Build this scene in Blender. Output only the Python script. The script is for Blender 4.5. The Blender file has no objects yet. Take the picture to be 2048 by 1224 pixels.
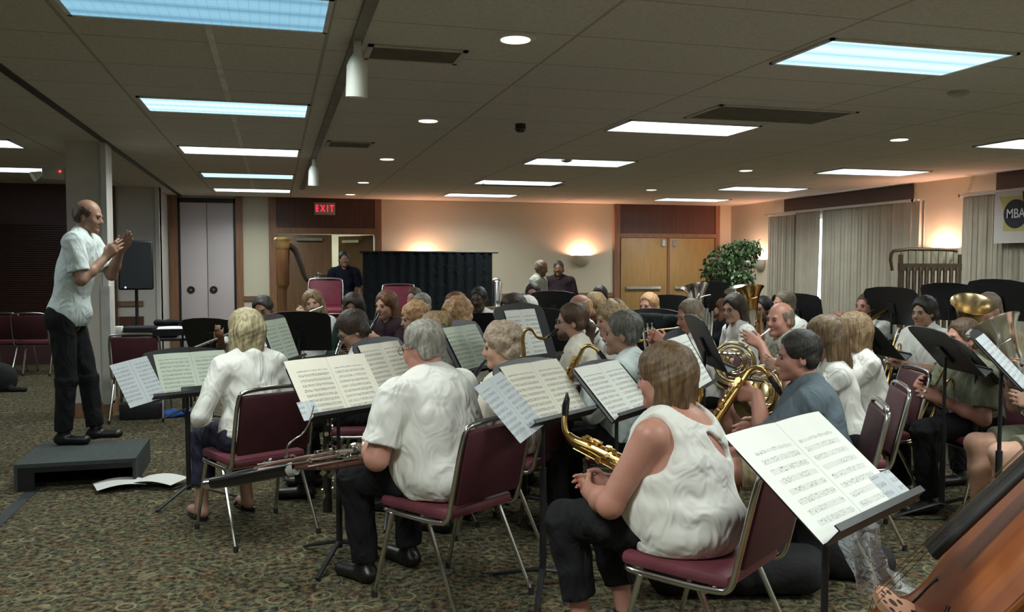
import bpy, math, random
import numpy as np
from mathutils import Matrix, Vector
random.seed(4)
rng = np.random.RandomState(7)
scn = bpy.context.scene
COL = scn.collection
pi = math.pi

# ---------------------------------------------------------------- camera, world, exposure
F_PX, CAM_H, CEIL = 1720.0, 1.5, 2.68
PITCH = math.atan(85 / F_PX)
YAW = math.atan2(474 * math.cos(PITCH), F_PX)
cam = bpy.data.cameras.new('camera')
cam.sensor_width = 36
cam.lens = F_PX / 2048 * 36
cam.clip_start = 0.05
camo = bpy.data.objects.new('camera', cam)
COL.objects.link(camo)
camo.location = (0, 0, CAM_H)
camo.rotation_euler = (pi / 2 - PITCH, 0, -YAW)
scn.camera = camo
w = bpy.data.worlds.new('world')
w.use_nodes = True
w.node_tree.nodes['Background'].inputs[0].default_value = (0.5, 0.5, 0.55, 1)
w.node_tree.nodes['Background'].inputs[1].default_value = 0.0
scn.world = w
scn.view_settings.view_transform = 'Standard'
scn.view_settings.look = 'None'
scn.view_settings.gamma = 1
scn.view_settings.exposure = 0.95
scn.cycles.max_bounces = 6
scn.cycles.diffuse_bounces = 4
scn.cycles.glossy_bounces = 3
scn.cycles.transparent_max_bounces = 6
scn.cycles.caustics_reflective = False
scn.cycles.caustics_refractive = False
scn.cycles.sample_clamp_indirect = 4.0
scn.cycles.use_denoising = True

CEIL_W = 15.0      # watts of each ceiling fixture's area lamp
SCONCE_W = 26.0
def area_lamp(name, loc, sx, sy, watts, col, spread=150, rot=(0, 0, 0), parent=None):
    l = bpy.data.lights.new(name, 'AREA')
    l.shape = 'RECTANGLE'; l.size = sx; l.size_y = sy
    l.energy = watts; l.color = col; l.spread = math.radians(spread)
    o = bpy.data.objects.new(name, l)
    COL.objects.link(o); o.location = loc; o.rotation_euler = rot
    if parent: o.parent = parent
    return o

# ---------------------------------------------------------------- measuring helpers
_fh = np.array([math.sin(YAW), math.cos(YAW), 0.]); _r = np.array([math.cos(YAW), -math.sin(YAW), 0.]); _u = np.array([0, 0, 1.])
_f = _fh * math.cos(PITCH) - _u * math.sin(PITCH); _up = _u * math.cos(PITCH) + _fh * math.sin(PITCH)
def ray(x, y): return _f + _r * (x - 1024) / F_PX - _up * (y - 612) / F_PX
def at(x, y, d): return ray(x, y) * d + np.array([0, 0, CAM_H])
def on_z(x, y, z):
    q = ray(x, y); return q * ((z - CAM_H) / q[2]) + np.array([0, 0, CAM_H])
def on_y(x, y, Y):
    q = ray(x, y); return q * (Y / q[1]) + np.array([0, 0, CAM_H])
def on_x(x, y, X):
    q = ray(x, y); return q * (X / q[0]) + np.array([0, 0, CAM_H])
V = lambda *a: np.array(a, float)

# ---------------------------------------------------------------- materials
MATS = {}
def nt(name):
    m = bpy.data.materials.new(name); m.use_nodes = True
    t = m.node_tree; return m, t, t.nodes['Principled BSDF']
def nd(t, typ, **kw):
    n = t.nodes.new(typ)
    for k, v in kw.items():
        if k in n.inputs: n.inputs[k].default_value = v
        else: setattr(n, k, v)
    return n
def ramp(t, fac, stops, interp='LINEAR'):
    r = t.nodes.new('ShaderNodeValToRGB'); r.color_ramp.interpolation = interp
    e = r.color_ramp.elements
    while len(e) < len(stops): e.new(0.5)
    for q, (p, c) in zip(e, stops):
        q.position = p; q.color = (*c, 1)
    t.links.new(fac, r.inputs[0]); return r.outputs[0]
def mth(t, op, a, b=None, c=None):
    n = t.nodes.new('ShaderNodeMath'); n.operation = op
    for i, x in enumerate((a, b, c)):
        if x is None: continue
        if isinstance(x, (int, float)): n.inputs[i].default_value = x
        else: t.links.new(x, n.inputs[i])
    return n.outputs[0]
def mixc(t, fac, a, b):
    n = t.nodes.new('ShaderNodeMix'); n.data_type = 'RGBA'
    for i, x in ((0, fac), (6, a), (7, b)):
        if isinstance(x, (int, float)): n.inputs[i].default_value = x
        elif isinstance(x, tuple): n.inputs[i].default_value = (*x, 1)
        else: t.links.new(x, n.inputs[i])
    return n.outputs[2]
def coords(t, scale=(1, 1, 1), rot=(0, 0, 0)):
    c = t.nodes.new('ShaderNodeTexCoord'); m = t.nodes.new('ShaderNodeMapping')
    m.inputs['Scale'].default_value = scale; m.inputs['Rotation'].default_value = rot
    t.links.new(c.outputs['Object'], m.inputs[0]); return m.outputs[0]
def noise(t, vec, scale, detail=2, rough=.5, out=0):
    n = nd(t, 'ShaderNodeTexNoise', Scale=scale, Detail=detail, Roughness=rough)
    t.links.new(vec, n.inputs['Vector']); return n.outputs[out]
def mat(name, col, rough=.6, metal=0, var=.15, vscale=8, bump=0, bscale=60, stretch=(1, 1, 1), emit=0, sheen=0, coat=0):
    """principled surface with procedural mottling (and optional bump)"""
    if name in MATS: return MATS[name]
    m, t, b = nt(name)
    vec = coords(t, stretch)
    f = noise(t, vec, vscale, 3)
    c2 = tuple(min(1, x * (1 + var)) for x in col); c1 = tuple(x * (1 - var) for x in col)
    t.links.new(ramp(t, f, [(.3, c1), (.7, c2)]), b.inputs['Base Color'])
    b.inputs['Roughness'].default_value = rough; b.inputs['Metallic'].default_value = metal
    if coat: b.inputs['Coat Weight'].default_value = coat
    if bump:
        bn = nd(t, 'ShaderNodeBump', Strength=bump, Distance=.01)
        t.links.new(noise(t, vec, bscale, 3), bn.inputs['Height']); t.links.new(bn.outputs[0], b.inputs['Normal'])
    if emit:
        b.inputs['Emission Color'].default_value = (*col, 1); b.inputs['Emission Strength'].default_value = emit
    MATS[name] = m; return m
def wood(name, c1, c2, rough=.45, axis='z', scale=3):
    if name in MATS: return MATS[name]
    m, t, b = nt(name)
    s = {'z': (8, 8, .6), 'x': (.6, 8, 8), 'y': (8, .6, 8)}[axis]
    f = noise(t, coords(t, s), scale, 5, .6)
    t.links.new(ramp(t, f, [(.3, c1), (.7, c2)]), b.inputs['Base Color'])
    b.inputs['Roughness'].default_value = rough
    MATS[name] = m; return m
def cloth(name, col, wr=.6, rough=.85, scale=9):
    if name in MATS: return MATS[name]
    m, t, b = nt(name)
    vec = coords(t, (1, 1, .55))
    f = noise(t, vec, 4, 2)
    t.links.new(ramp(t, f, [(.3, tuple(x * .93 for x in col)), (.7, col)]), b.inputs['Base Color'])
    b.inputs['Roughness'].default_value = rough; b.inputs['Specular IOR Level'].default_value = .2
    n = nd(t, 'ShaderNodeTexNoise', Scale=scale, Detail=2, Distortion=1.2)
    t.links.new(vec, n.inputs['Vector'])
    bn = nd(t, 'ShaderNodeBump', Strength=wr, Distance=.06)
    t.links.new(n.outputs[0], bn.inputs['Height']); t.links.new(bn.outputs[0], b.inputs['Normal'])
    MATS[name] = m; return m
def hairmat(name, c1, c2, curly=False):
    if name in MATS: return MATS[name]
    m, t, b = nt(name)
    f = noise(t, coords(t, (1, 1, 1) if curly else (1, 1, .12)), 60 if curly else 75, 3, .7)
    t.links.new(ramp(t, f, [(.32, c1), (.66, c2)]), b.inputs['Base Color'])
    b.inputs['Roughness'].default_value = .5
    bn = nd(t, 'ShaderNodeBump', Strength=.7, Distance=.008)
    t.links.new(f, bn.inputs['Height']); t.links.new(bn.outputs[0], b.inputs['Normal'])
    MATS[name] = m; return m
def skin(name, col):
    if name in MATS: return MATS[name]
    m, t, b = nt(name)
    f = noise(t, coords(t), 14, 3)
    t.links.new(ramp(t, f, [(.3, (col[0] * .92, col[1] * .82, col[2] * .8)), (.7, col)]), b.inputs['Base Color'])
    b.inputs['Roughness'].default_value = .48
    MATS[name] = m; return m

CHROME = mat('chrome', (.72, .72, .7), .16, 1, .05)
STEEL = mat('silver_plate', (.75, .74, .7), .22, 1, .08)
BRASS = mat('brass_lacquer', (.62, .40, .14), .22, 1, .12, 20)
DKBRASS = mat('dark_brass', (.42, .27, .1), .3, 1, .2, 20)
BLACK = mat('black_paint', (.012, .012, .014), .42, 0, .2, 12, .1, 200)
EBON = mat('black_wood', (.01, .009, .009), .25, 0, .2, coat=.5)
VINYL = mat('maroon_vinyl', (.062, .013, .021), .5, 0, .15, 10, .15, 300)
VINYL_S = mat('maroon_vinyl_lit_seat', (.15, .036, .052), .5, 0, .15, 10, .15, 300)  # lighter copy of the vinyl, light falling on the seat put into the colour
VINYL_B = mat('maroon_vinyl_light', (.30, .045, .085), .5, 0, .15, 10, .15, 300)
RUBBER = mat('black_rubber', (.015, .015, .015), .7)
SHOE = mat('black_leather', (.012, .011, .011), .35, 0, .2, 20, .1, 80)
WALLM = mat('cream_wall_paint', (.62, .57, .44), .8, 0, .03, 1.5, .08, 90)
PAPER = mat('plain_paper', (.78, .78, .74), .8, 0, .02)

# ---------------------------------------------------------------- mesh helpers
def link(o, parent=None):
    COL.objects.link(o)
    if parent is not None: o.parent = parent
    return o
def tag(o, label=None, cat=None, group=None, kind=None):
    if label: o['label'] = label
    if cat: o['category'] = cat
    if group: o['group'] = group
    if kind: o['kind'] = kind
    return o
def empty(name, loc=(0, 0, 0), rz=0, label=None, cat=None, group=None):
    o = bpy.data.objects.new(name, None); o.empty_display_size = .1
    o.location = tuple(map(float, loc)); o.rotation_euler = (0, 0, rz); link(o)
    return tag(o, label, cat, group)
class MB:
    """collects shapes, links them as one mesh object"""
    def __init__(s): s.v = []; s.f = []; s.n = 0
    def add(s, v, f):
        s.v.append(np.asarray(v, float).reshape(-1, 3)); s.f += [tuple(i + s.n for i in q) for q in f]; s.n += len(s.v[-1]); return s
    def box(s, lo, hi, R=None, c=None, bev=0):
        lo = np.array(lo, float); hi = np.array(hi, float)
        if bev <= 0:
            v = np.array([[(lo, hi)[i][0], (lo, hi)[j][1], (lo, hi)[k][2]] for i in (0, 1) for j in (0, 1) for k in (0, 1)])
            f = [(0, 1, 3, 2), (4, 6, 7, 5), (0, 4, 5, 1), (2, 3, 7, 6), (0, 2, 6, 4), (1, 5, 7, 3)]
        else:   # bevelled box: superellipsoid-ish shell from 24 corner points
            import bmesh
            bm = bmesh.new(); bmesh.ops.create_cube(bm, size=1)
            for q in bm.verts: q.co = Vector([(lo[i] + hi[i]) / 2 + q.co[i] * (hi[i] - lo[i]) for i in range(3)])
            bmesh.ops.bevel(bm, geom=bm.edges[:], offset=bev, segments=2, profile=.5, affect='EDGES')
            v = np.array([q.co[:] for q in bm.verts]); f = [tuple(x.index for x in q.verts) for q in bm.faces]; bm.free()
        if R is not None: v = (v - (c if c is not None else 0)) @ np.array(R).T + (c if c is not None else 0)
        return s.add(v, f)
    def prism(s, pts, z0, z1, axis=2):
        """extrude a 2-D outline between two levels along axis"""
        n = len(pts); v = []
        for z in (z0, z1):
            for a, b in pts:
                v.append({2: (a, b, z), 1: (a, z, b), 0: (z, a, b)}[axis])
        f = [tuple(range(n)), tuple(range(2 * n - 1, n - 1, -1))] + [(i, n + i, n + (i + 1) % n, (i + 1) % n) for i in range(n)]
        return s.add(v, f)
    def tube(s, pts, r, seg=10, cap=True, smooth=0, flat=None):
        P = [np.array(p, float) for p in pts]
        rr = list(r) if hasattr(r, '__len__') else [r] * len(P)
        for _ in range(smooth):       # corner cutting keeps the ends
            Q, q = [P[0]], [rr[0]]
            for i in range(len(P) - 1):
                Q += [P[i] * .75 + P[i + 1] * .25, P[i] * .25 + P[i + 1] * .75]; q += [rr[i] * .75 + rr[i + 1] * .25, rr[i] * .25 + rr[i + 1] * .75]
            Q.append(P[-1]); q.append(rr[-1]); P, rr = Q, q
        n = len(P); T = []
        for i in range(n):
            d = P[min(i + 1, n - 1)] - P[max(i - 1, 0)]; T.append(d / (np.linalg.norm(d) + 1e-9))
        a = np.cross(T[0], (0, 0, 1.)) if abs(T[0][2]) < .9 else np.cross(T[0], (1., 0, 0)); a /= np.linalg.norm(a)
        v = []; th = np.arange(seg) * 2 * pi / seg
        for i in range(n):
            a = a - T[i] * (a @ T[i]); a /= np.linalg.norm(a) + 1e-9; b = np.cross(T[i], a)
            for h in th: v.append(P[i] + rr[i] * (a * math.cos(h) + b * math.sin(h) * (flat or 1)))
        f = [(i * seg + j, i * seg + (j + 1) % seg, (i + 1) * seg + (j + 1) % seg, (i + 1) * seg + j) for i in range(n - 1) for j in range(seg)]
        if cap: f += [tuple(range(seg - 1, -1, -1)), tuple((n - 1) * seg + j for j in range(seg))]
        return s.add(v, f)
    def ball(s, c, r, n=10, R=None):
        r = np.array([r] * 3 if not hasattr(r, '__len__') else r, float); v = []; f = []
        for i in range(n + 1):
            for j in range(2 * n):
                a, b = pi * i / n, pi * j / n
                v.append((math.sin(a) * math.cos(b), math.sin(a) * math.sin(b), math.cos(a)))
        v = np.array(v) * r
        if R is not None: v = v @ np.array(R).T
        m = 2 * n
        f = [(i * m + j, (i + 1) * m + j, (i + 1) * m + (j + 1) % m, i * m + (j + 1) % m) for i in range(n) for j in range(m)]
        return s.add(v + np.array(c, float), f)
    def obj(s, name, m, parent=None, loc=None, rot=None, smooth=True, sharp=40):
        me = bpy.data.meshes.new(name)
        me.from_pydata(np.concatenate(s.v).tolist(), [], s.f); me.update()
        if m is not None: me.materials.append(m)
        if smooth:
            me.shade_smooth(); me.set_sharp_from_angle(angle=math.radians(sharp))
        o = bpy.data.objects.new(name, me); link(o, parent)
        if loc is not None: o.location = tuple(map(float, loc))
        if rot is not None: o.rotation_euler = rot
        return o
def boxobj(name, lo, hi, m, parent=None, bev=0, **k):
    return MB().box(lo, hi, bev=bev).obj(name, m, parent, **k)
def struct(name, lo, hi, m, bev=0):
    o = boxobj(name, lo, hi, m, bev=bev); o['kind'] = 'structure'; return o
def copy_tree(o, loc, rz=0, label=None, cat=None, group=None, tilt=None):
    r = o.copy(); COL.objects.link(r); r.location = tuple(map(float, loc)); r.rotation_euler = (tilt[0] if tilt else 0, tilt[1] if tilt else 0, rz)
    for ch in o.children:
        c = ch.copy(); COL.objects.link(c); c.parent = r
        for g in ch.children:
            d = g.copy(); COL.objects.link(d); d.parent = c
    if label: r['label'] = label
    if cat: r['category'] = cat
    if group: r['group'] = group
    return r
def heading(fx, fy): return math.atan2(-fx, fy)

# ---------------------------------------------------------------- implicit surfaces (bodies, clothes, hair)
def rc(a, b, ra, rb=None, k=.02, op='u', m=None): return ('rc', np.array(a, float), np.array(b, float), ra, ra if rb is None else rb, k, op, m)
def fr(a, b, ra, rb=None, k=.01, op='u', m=None): return ('fr', np.array(a, float), np.array(b, float), ra, ra if rb is None else rb, k, op, m)
def el(c, r, R=None, k=.02, op='u'): return ('el', np.array(c, float), np.array(r, float), R, None, k, op, None)
def bx(c, h, R=None, k=.005, op='u', rd=0.): return ('bx', np.array(c, float), np.array(h, float), R, rd, k, op, None)
def bounds(p):
    t, A, B = p[0], p[1], p[2]
    if t in ('rc', 'fr'):
        R = max(p[3], p[4]) * 1.05; mm = p[7]
        e = R if mm is None else R / np.minimum(1, np.array(mm))
        return np.minimum(A, B) - e, np.maximum(A, B) + e
    r = np.array(B); e = np.full(3, np.linalg.norm(r)) if p[3] is not None else r
    return A - e, A + e
def surface(prims, h, disp=None, name='body', m=None, parent=None):
    adds = [p for p in prims if p[6] == 'u']
    lo = np.min([bounds(p)[0] for p in adds], 0) - 3 * h; hi = np.max([bounds(p)[1] for p in adds], 0) + 3 * h
    n = np.ceil((hi - lo) / h).astype(int) + 1
    ax = [(lo[i] + h * np.arange(n[i])).astype(np.float32) for i in range(3)]
    F = np.full(n, .5, np.float32)
    for p in prims:
        a, b = bounds(p); mg = p[5] + 3 * h + .01
        i0 = np.maximum(0, np.floor((a - mg - lo) / h).astype(int)); i1 = np.minimum(n, np.ceil((b + mg - lo) / h).astype(int) + 1)
        if np.any(i1 <= i0): continue
        sl = tuple(slice(i0[q], i1[q]) for q in range(3))
        X = ax[0][sl[0]][:, None, None]; Y = ax[1][sl[1]][None, :, None]; Z = ax[2][sl[2]][None, None, :]
        t = p[0]
        if t in ('rc', 'fr'):
            A, B = p[1], p[2]; d = B - A; mm = p[7]
            x, y, z = X - A[0], Y - A[1], Z - A[2]
            if mm is not None: x, y, z = x * mm[0], y * mm[1], z * mm[2]; d = d * np.array(mm)
            L2 = float(d @ d) + 1e-9
            tt = (x * d[0] + y * d[1] + z * d[2]) / L2
            tc = np.clip(tt, 0, 1)
            rad = np.sqrt((x - tc * d[0]) ** 2 + (y - tc * d[1]) ** 2 + (z - tc * d[2]) ** 2)
            D = rad - (p[3] + (p[4] - p[3]) * tc)
            if t == 'fr':
                L = math.sqrt(L2)
                rad = np.sqrt(np.maximum(0, (x - tt * d[0]) ** 2 + (y - tt * d[1]) ** 2 + (z - tt * d[2]) ** 2))
                D = np.maximum(rad - (p[3] + (p[4] - p[3]) * tc), np.maximum(-tt * L, (tt - 1) * L))
        else:
            x, y, z = X - p[1][0], Y - p[1][1], Z - p[1][2]
            if p[3] is not None:
                R = p[3]
                x, y, z = (x * R[0][0] + y * R[1][0] + z * R[2][0], x * R[0][1] + y * R[1][1] + z * R[2][1], x * R[0][2] + y * R[1][2] + z * R[2][2])
            r = p[2]
            if t == 'el':
                k0 = np.sqrt((x / r[0]) ** 2 + (y / r[1]) ** 2 + (z / r[2]) ** 2)
                k1 = np.sqrt((x / r[0] ** 2) ** 2 + (y / r[1] ** 2) ** 2 + (z / r[2] ** 2) ** 2) + 1e-6
                D = k0 * (k0 - 1) / k1
                D = np.where(k0 < .3, -min(r) * .7, D)
            else:
                D = np.maximum(np.maximum(abs(x) - r[0], abs(y) - r[1]), abs(z) - r[2])
        D = D.astype(np.float32); k = p[5]; G = F[sl]
        if p[6] == 'u':
            e = np.maximum(k - abs(G - D), 0) / k; F[sl] = np.minimum(G, D) - e * e * k * .25
        else:
            D = -D; e = np.maximum(k - abs(G - D), 0) / k; F[sl] = np.maximum(G, D) + e * e * k * .25
    if disp is not None:
        F = F + disp(ax[0][:, None, None], ax[1][None, :, None], ax[2][None, None, :]).astype(np.float32)
    F[0] = F[-1] = .1; F[:, 0] = F[:, -1] = .1; F[:, :, 0] = F[:, :, -1] = .1
    I = F < 0
    c = [I[i:n[0] - 1 + i, j:n[1] - 1 + j, q:n[2] - 1 + q] for i in (0, 1) for j in (0, 1) for q in (0, 1)]
    s = sum(q.astype(np.int8) for q in c); act = (s > 0) & (s < 8)
    idx = np.argwhere(act)
    if len(idx) == 0: return None
    cid = np.full(act.shape, -1, np.int32); cid[act] = np.arange(len(idx))
    corn = [(i, j, q) for i in (0, 1) for j in (0, 1) for q in (0, 1)]
    val = np.stack([F[idx[:, 0] + i, idx[:, 1] + j, idx[:, 2] + q] for i, j, q in corn], 1)
    acc = np.zeros((len(idx), 3)); cnt = np.zeros(len(idx))
    for a in range(8):
        for b in range(a + 1, 8):
            if sum(abs(corn[a][q] - corn[b][q]) for q in range(3)) != 1: continue
            va, vb = val[:, a], val[:, b]; mk = (va < 0) != (vb < 0)
            t = np.where(mk, va / np.where(mk, va - vb, 1), 0)
            P = np.array(corn[a])[None] + t[:, None] * (np.array(corn[b]) - np.array(corn[a]))[None]
            acc += P * mk[:, None]; cnt += mk
    vert = lo + h * (idx + acc / cnt[:, None])
    quads = []
    for x in range(3):
        o = [q for q in range(3) if q != x]
        sa = [slice(1, -1)] * 3; sb = [slice(1, -1)] * 3; sa[x] = slice(0, -1); sb[x] = slice(1, None)
        A, B = I[tuple(sa)], I[tuple(sb)]
        e = np.argwhere(A != B)
        fl = A[e[:, 0], e[:, 1], e[:, 2]]
        base = e.copy()
        for q in o: base[:, q] += 1
        def cell(d0, d1):
            g = base.copy(); g[:, o[0]] += d0; g[:, o[1]] += d1; return cid[g[:, 0], g[:, 1], g[:, 2]]
        Q = np.stack([cell(-1, -1), cell(0, -1), cell(0, 0), cell(-1, 0)], 1)
        if x == 1: fl = ~fl
        Q[~fl] = Q[~fl][:, ::-1]
        quads.append(Q)
    Q = np.concatenate(quads)
    me = bpy.data.meshes.new(name)
    me.vertices.add(len(vert)); me.vertices.foreach_set('co', vert.astype(np.float32).ravel())
    me.loops.add(Q.size); me.loops.foreach_set('vertex_index', Q.astype(np.int32).ravel())
    me.polygons.add(len(Q)); me.polygons.foreach_set('loop_start', np.arange(0, Q.size, 4, dtype=np.int32))
    try: me.polygons.foreach_set('loop_total', np.full(len(Q), 4, np.int32))
    except Exception: pass
    me.update(calc_edges=True); me.validate(); me.shade_smooth()
    if m is not None: me.materials.append(m)
    o = bpy.data.objects.new(name, me); link(o, parent)
    return o
# ---------------------------------------------------------------- people
def rot(yaw=0, pitch=0, roll=0):
    """head axes: yaw left +, pitch down +, roll to the right +"""
    y, p, r = (math.radians(a) for a in (yaw, pitch, roll))
    Rz = np.array([[math.cos(y), -math.sin(y), 0], [math.sin(y), math.cos(y), 0], [0, 0, 1]])
    Rx = np.array([[1, 0, 0], [0, math.cos(p), math.sin(p)], [0, -math.sin(p), math.cos(p)]])
    Ry = np.array([[math.cos(r), 0, math.sin(r)], [0, 1, 0], [-math.sin(r), 0, math.cos(r)]])
    return Rz @ Rx @ Ry
def unit(v): v = np.array(v, float); return v / (np.linalg.norm(v) + 1e-9)
def ik(S, W, l1, l2, hint):
    D = W - S; L = np.linalg.norm(D); Lm = (l1 + l2) * .985
    if L > Lm: W = S + D / L * Lm; D = W - S; L = Lm
    a = (l1 ** 2 - l2 ** 2 + L * L) / (2 * L); hgt = math.sqrt(max(1e-5, l1 ** 2 - a * a))
    u = D / L; hv = np.array(hint, float); hv = unit(hv - u * (hv @ u))
    return S + u * a + hv * hgt, W
def hand(W, D, N, side, curl=35, s=1.0, spread=.02, rr=1.0):
    """palm, four unequal fingers and a thumb; D = pointing direction, N = palm normal (towards the palm side)"""
    D = unit(D); N = np.array(N, float); N = unit(N - D * (N @ D)); X = np.cross(D, N) * side   # towards the thumb
    p = []
    kn = []
    for i, (o, ln) in enumerate(((.03, .092), (.01, .096), (-.010, .09), (-.029, .082))):
        K = W + D * ln * s + X * o * s; kn.append(K)
        p.append(rc(W + X * o * .55 * s + D * .01, K, .0155 * s, .0125 * s, .015))
    for i, (K, fl) in enumerate(zip(kn, (.92, 1.0, .94, .76))):
        a = math.radians(curl * (.55 + .1 * i)); d = D
        for j, L in enumerate((.042, .027, .021)):
            d = unit(d * math.cos(a) + N * math.sin(a) + X * spread * (1.5 - i)); K2 = K + d * L * fl * s
            r = (.0092, .0084, .0075)[j] * s * rr
            p.append(rc(K, K2, r, r * .93, .005)); K = K2
            Dp = d; N = N if j else N
    T0 = W + X * .022 * s + D * .022 * s; t1 = unit(X * .75 + D * .7 + N * .35)
    T1 = T0 + t1 * .042 * s; t2 = unit(X * .25 + D * .9 + N * .45); T2 = T1 + t2 * .03 * s; T3 = T2 + unit(D + N * .6) * .024 * s
    p += [rc(T0, T1, .0145 * s, .011 * s, .012), rc(T1, T2, .0105 * s, .0095 * s, .005), rc(T2, T3, .0092 * s, .008 * s, .004)]
    return p
def headprims(H, R, male=True, fat=0, k=.018):
    w = lambda *p: H + R @ np.array(p, float)
    f = 1 + fat
    q = [el(w(0, -.014, .028), (.073, .092, .086), R, .02), el(w(0, .022, -.03), (.058 * f, .066, .08), R, .03),
         rc(w(-.038 * f, .02, -.07), w(0, .072, -.098), .022 * f, .017, .025), rc(w(.038 * f, .02, -.07), w(0, .072, -.098), .022 * f, .017, .025),
         el(w(-.036, .058, -.035), (.022 * f, .02, .024), R, .025), el(w(.036, .058, -.035), (.022 * f, .02, .024), R, .025),
         rc(w(-.032, .076, .016), w(.032, .076, .016), .0115, None, .012),
         ('el', w(-.031, .097, -.002), np.array((.017, .014, .010)), R, None, .01, 's', None), ('el', w(.031, .097, -.002), np.array((.017, .014, .010)), R, None, .01, 's', None),
         rc(w(0, .082, .008), w(0, .103, -.033), .008, .0125, .010), rc(w(-.010, .092, -.038), w(.010, .092, -.038), .008, None, .006),
         rc(w(-.018, .081, -.06), w(.018, .081, -.06), .0075, None, .004), rc(w(-.014, .081, -.070), w(.014, .081, -.070), .0075, None, .004)]
    for s in (-1, 1):
        q += [el(w(s * .074, -.012, -.012), (.008, .019, .031), R @ rot(-s * 18), .006), el(w(s * .073, -.006, -.03), (.009, .011, .013), R, .006)]
        q.append(('el', w(s * .082, -.008, -.008), np.array((.006, .009, .017)), R, None, .004, 's', None))
    return q
def hairprims(style, H, R, N):
    w = lambda *p: H + R @ np.array(p, float)
    g = lambda r, c=(0, .105, -.04), k=.02: ('el', w(*c), np.array(r, float), R, None, k, 's', None)
    b = lambda c, h, k=.012: ('bx', w(*c), np.array(h, float), R, 0, k, 's', None)
    if style in ('short', 'crew'):
        t = .009 if style == 'short' else .004
        return [el(w(0, -.018, .034), (.076 + t, .094 + t, .088 + t), R), rc(w(-.05, -.05, -.03), w(.05, -.05, -.03), .035, None, .03), g((.072, .062, .105), (0, .1, -.03)),
                b((0, .03, -.15), (.12, .055, .13)), b((0, -.07, -.20), (.12, .08, .13))]
    if style == 'full':     # thick brushed hair covering the ear tops
        return [el(w(0, -.02, .04), (.09, .108, .098), R), rc(w(-.055, -.055, -.03), w(.055, -.055, -.03), .045, None, .03), g((.074, .065, .105), (0, .105, -.03)),
                b((0, .04, -.155), (.12, .055, .13)), b((0, -.07, -.215), (.12, .08, .13))]
    if style == 'ring':     # bald crown, short hair round the back and sides
        return [el(w(0, -.018, .02), (.081, .099, .09), R), rc(w(-.05, -.05, -.03), w(.05, -.05, -.03), .032, None, .03), g((.085, .085, .12), (0, .1, -.02)),
                b((0, .03, -.15), (.12, .055, .13)), b((0, -.07, -.20), (.12, .08, .13)), ('el', w(0, .02, .10), np.array((.085, .12, .075)), R, None, .01, 's', None)]
    if style == 'bob':
        return [el(w(0, -.015, .035), (.096, .112, .098), R, .03), rc(w(-.07, -.03, -.02), w(-.068, -.005, -.10), .038, .034, .03), rc(w(.07, -.03, -.02), w(.068, -.005, -.10), .038, .034, .03),
                rc(w(-.04, -.07, 0), w(-.035, -.062, -.11), .05, .036, .03), rc(w(.04, -.07, 0), w(.035, -.062, -.11), .05, .036, .03),
                g((.066, .08, .12), (0, .12, -.05)), b((0, 0, -.24), (.2, .2, .1), .02)]
    if style == 'longbob':
        return [el(w(0, -.015, .04), (.098, .112, .096), R, .03), rc(w(-.07, -.03, -.02), w(-.075, -.02, -.15), .04, .04, .03), rc(w(.07, -.03, -.02), w(.075, -.02, -.15), .04, .04, .03),
                rc(w(-.03, -.07, 0), w(-.03, -.085, -.16), .055, .045, .03), rc(w(.03, -.07, 0), w(.03, -.085, -.16), .055, .045, .03), g((.062, .08, .13), (0, .12, -.05)), b((0, 0, -.30), (.2, .2, .1), .02)]
    if style == 'long':
        return [el(w(0, -.015, .035), (.088, .104, .092), R, .03), rc(w(-.062, -.03, -.02), w(-.085, -.01, -.25), .036, .028, .03), rc(w(.062, -.03, -.02), w(.085, -.01, -.25), .036, .028, .03),
                rc(w(-.02, -.065, 0), w(-.03, -.095, -.28), .055, .045, .03), rc(w(.02, -.065, 0), w(.03, -.095, -.28), .055, .045, .03), g((.062, .08, .14), (0, .125, -.05))]
    if style == 'pony':
        return [el(w(0, -.018, .034), (.085, .103, .092), R), rc(w(-.05, -.05, -.03), w(.05, -.05, -.03), .035, None, .03), g((.074, .065, .11), (0, .105, -.03)),
                b((0, .05, -.155), (.12, .055, .13)), rc(w(0, -.1, -.01), w(0, -.125, -.05), .02, .028, .01), rc(w(0, -.125, -.05), w(0, -.10, -.17), .03, .034, .02), rc(w(0, -.10, -.17), w(.01, -.09, -.27), .034, .014, .02)]
    if style == 'updo':
        return [el(w(0, -.018, .034), (.085, .103, .092), R), g((.074, .065, .11), (0, .105, -.03)), b((0, .03, -.155), (.12, .055, .13)), b((0, -.07, -.20), (.12, .08, .13)),
                el(w(0, -.085, .06), (.045, .045, .045), R, .02)]
    if style == 'cap':      # flat woollen cap
        return [el(w(0, -.012, .045), (.088, .104, .082), R), b((0, 0, -.09), (.2, .2, .10), .006), rc(w(-.05, .085, .02), w(.05, .085, .02), .016, None, .02), rc(w(-.03, .12, .012), w(.03, .12, .012), .012, None, .03)]
    # curly
    return [el(w(0, -.02, .045), (.1, .112, .098), R), rc(w(-.06, -.06, -.035), w(.06, -.06, -.035), .045, None, .03), rc(w(-.075, -.02, .02), w(-.07, -.03, -.03), .035, None, .03), rc(w(.075, -.02, .02), w(.07, -.03, -.03), .035, None, .03),
            g((.07, .07, .1), (0, .12, -.04)), b((0, -.0, -.22), (.2, .2, .13))]
def strands(A, f=90):
    return lambda x, y, z: A * np.sin(f * x + 8 * np.sin(20 * z)) * np.sin(f * y + 6 * np.sin(17 * z + 2 * x))
def curls(A, f=85):
    return lambda x, y, z: A * (np.sin(f * x + 2 * np.sin(f * .6 * y)) + np.sin(f * y + 2 * np.sin(f * .5 * z)) + np.sin(f * z + 2 * np.sin(f * .7 * x)))
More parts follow.
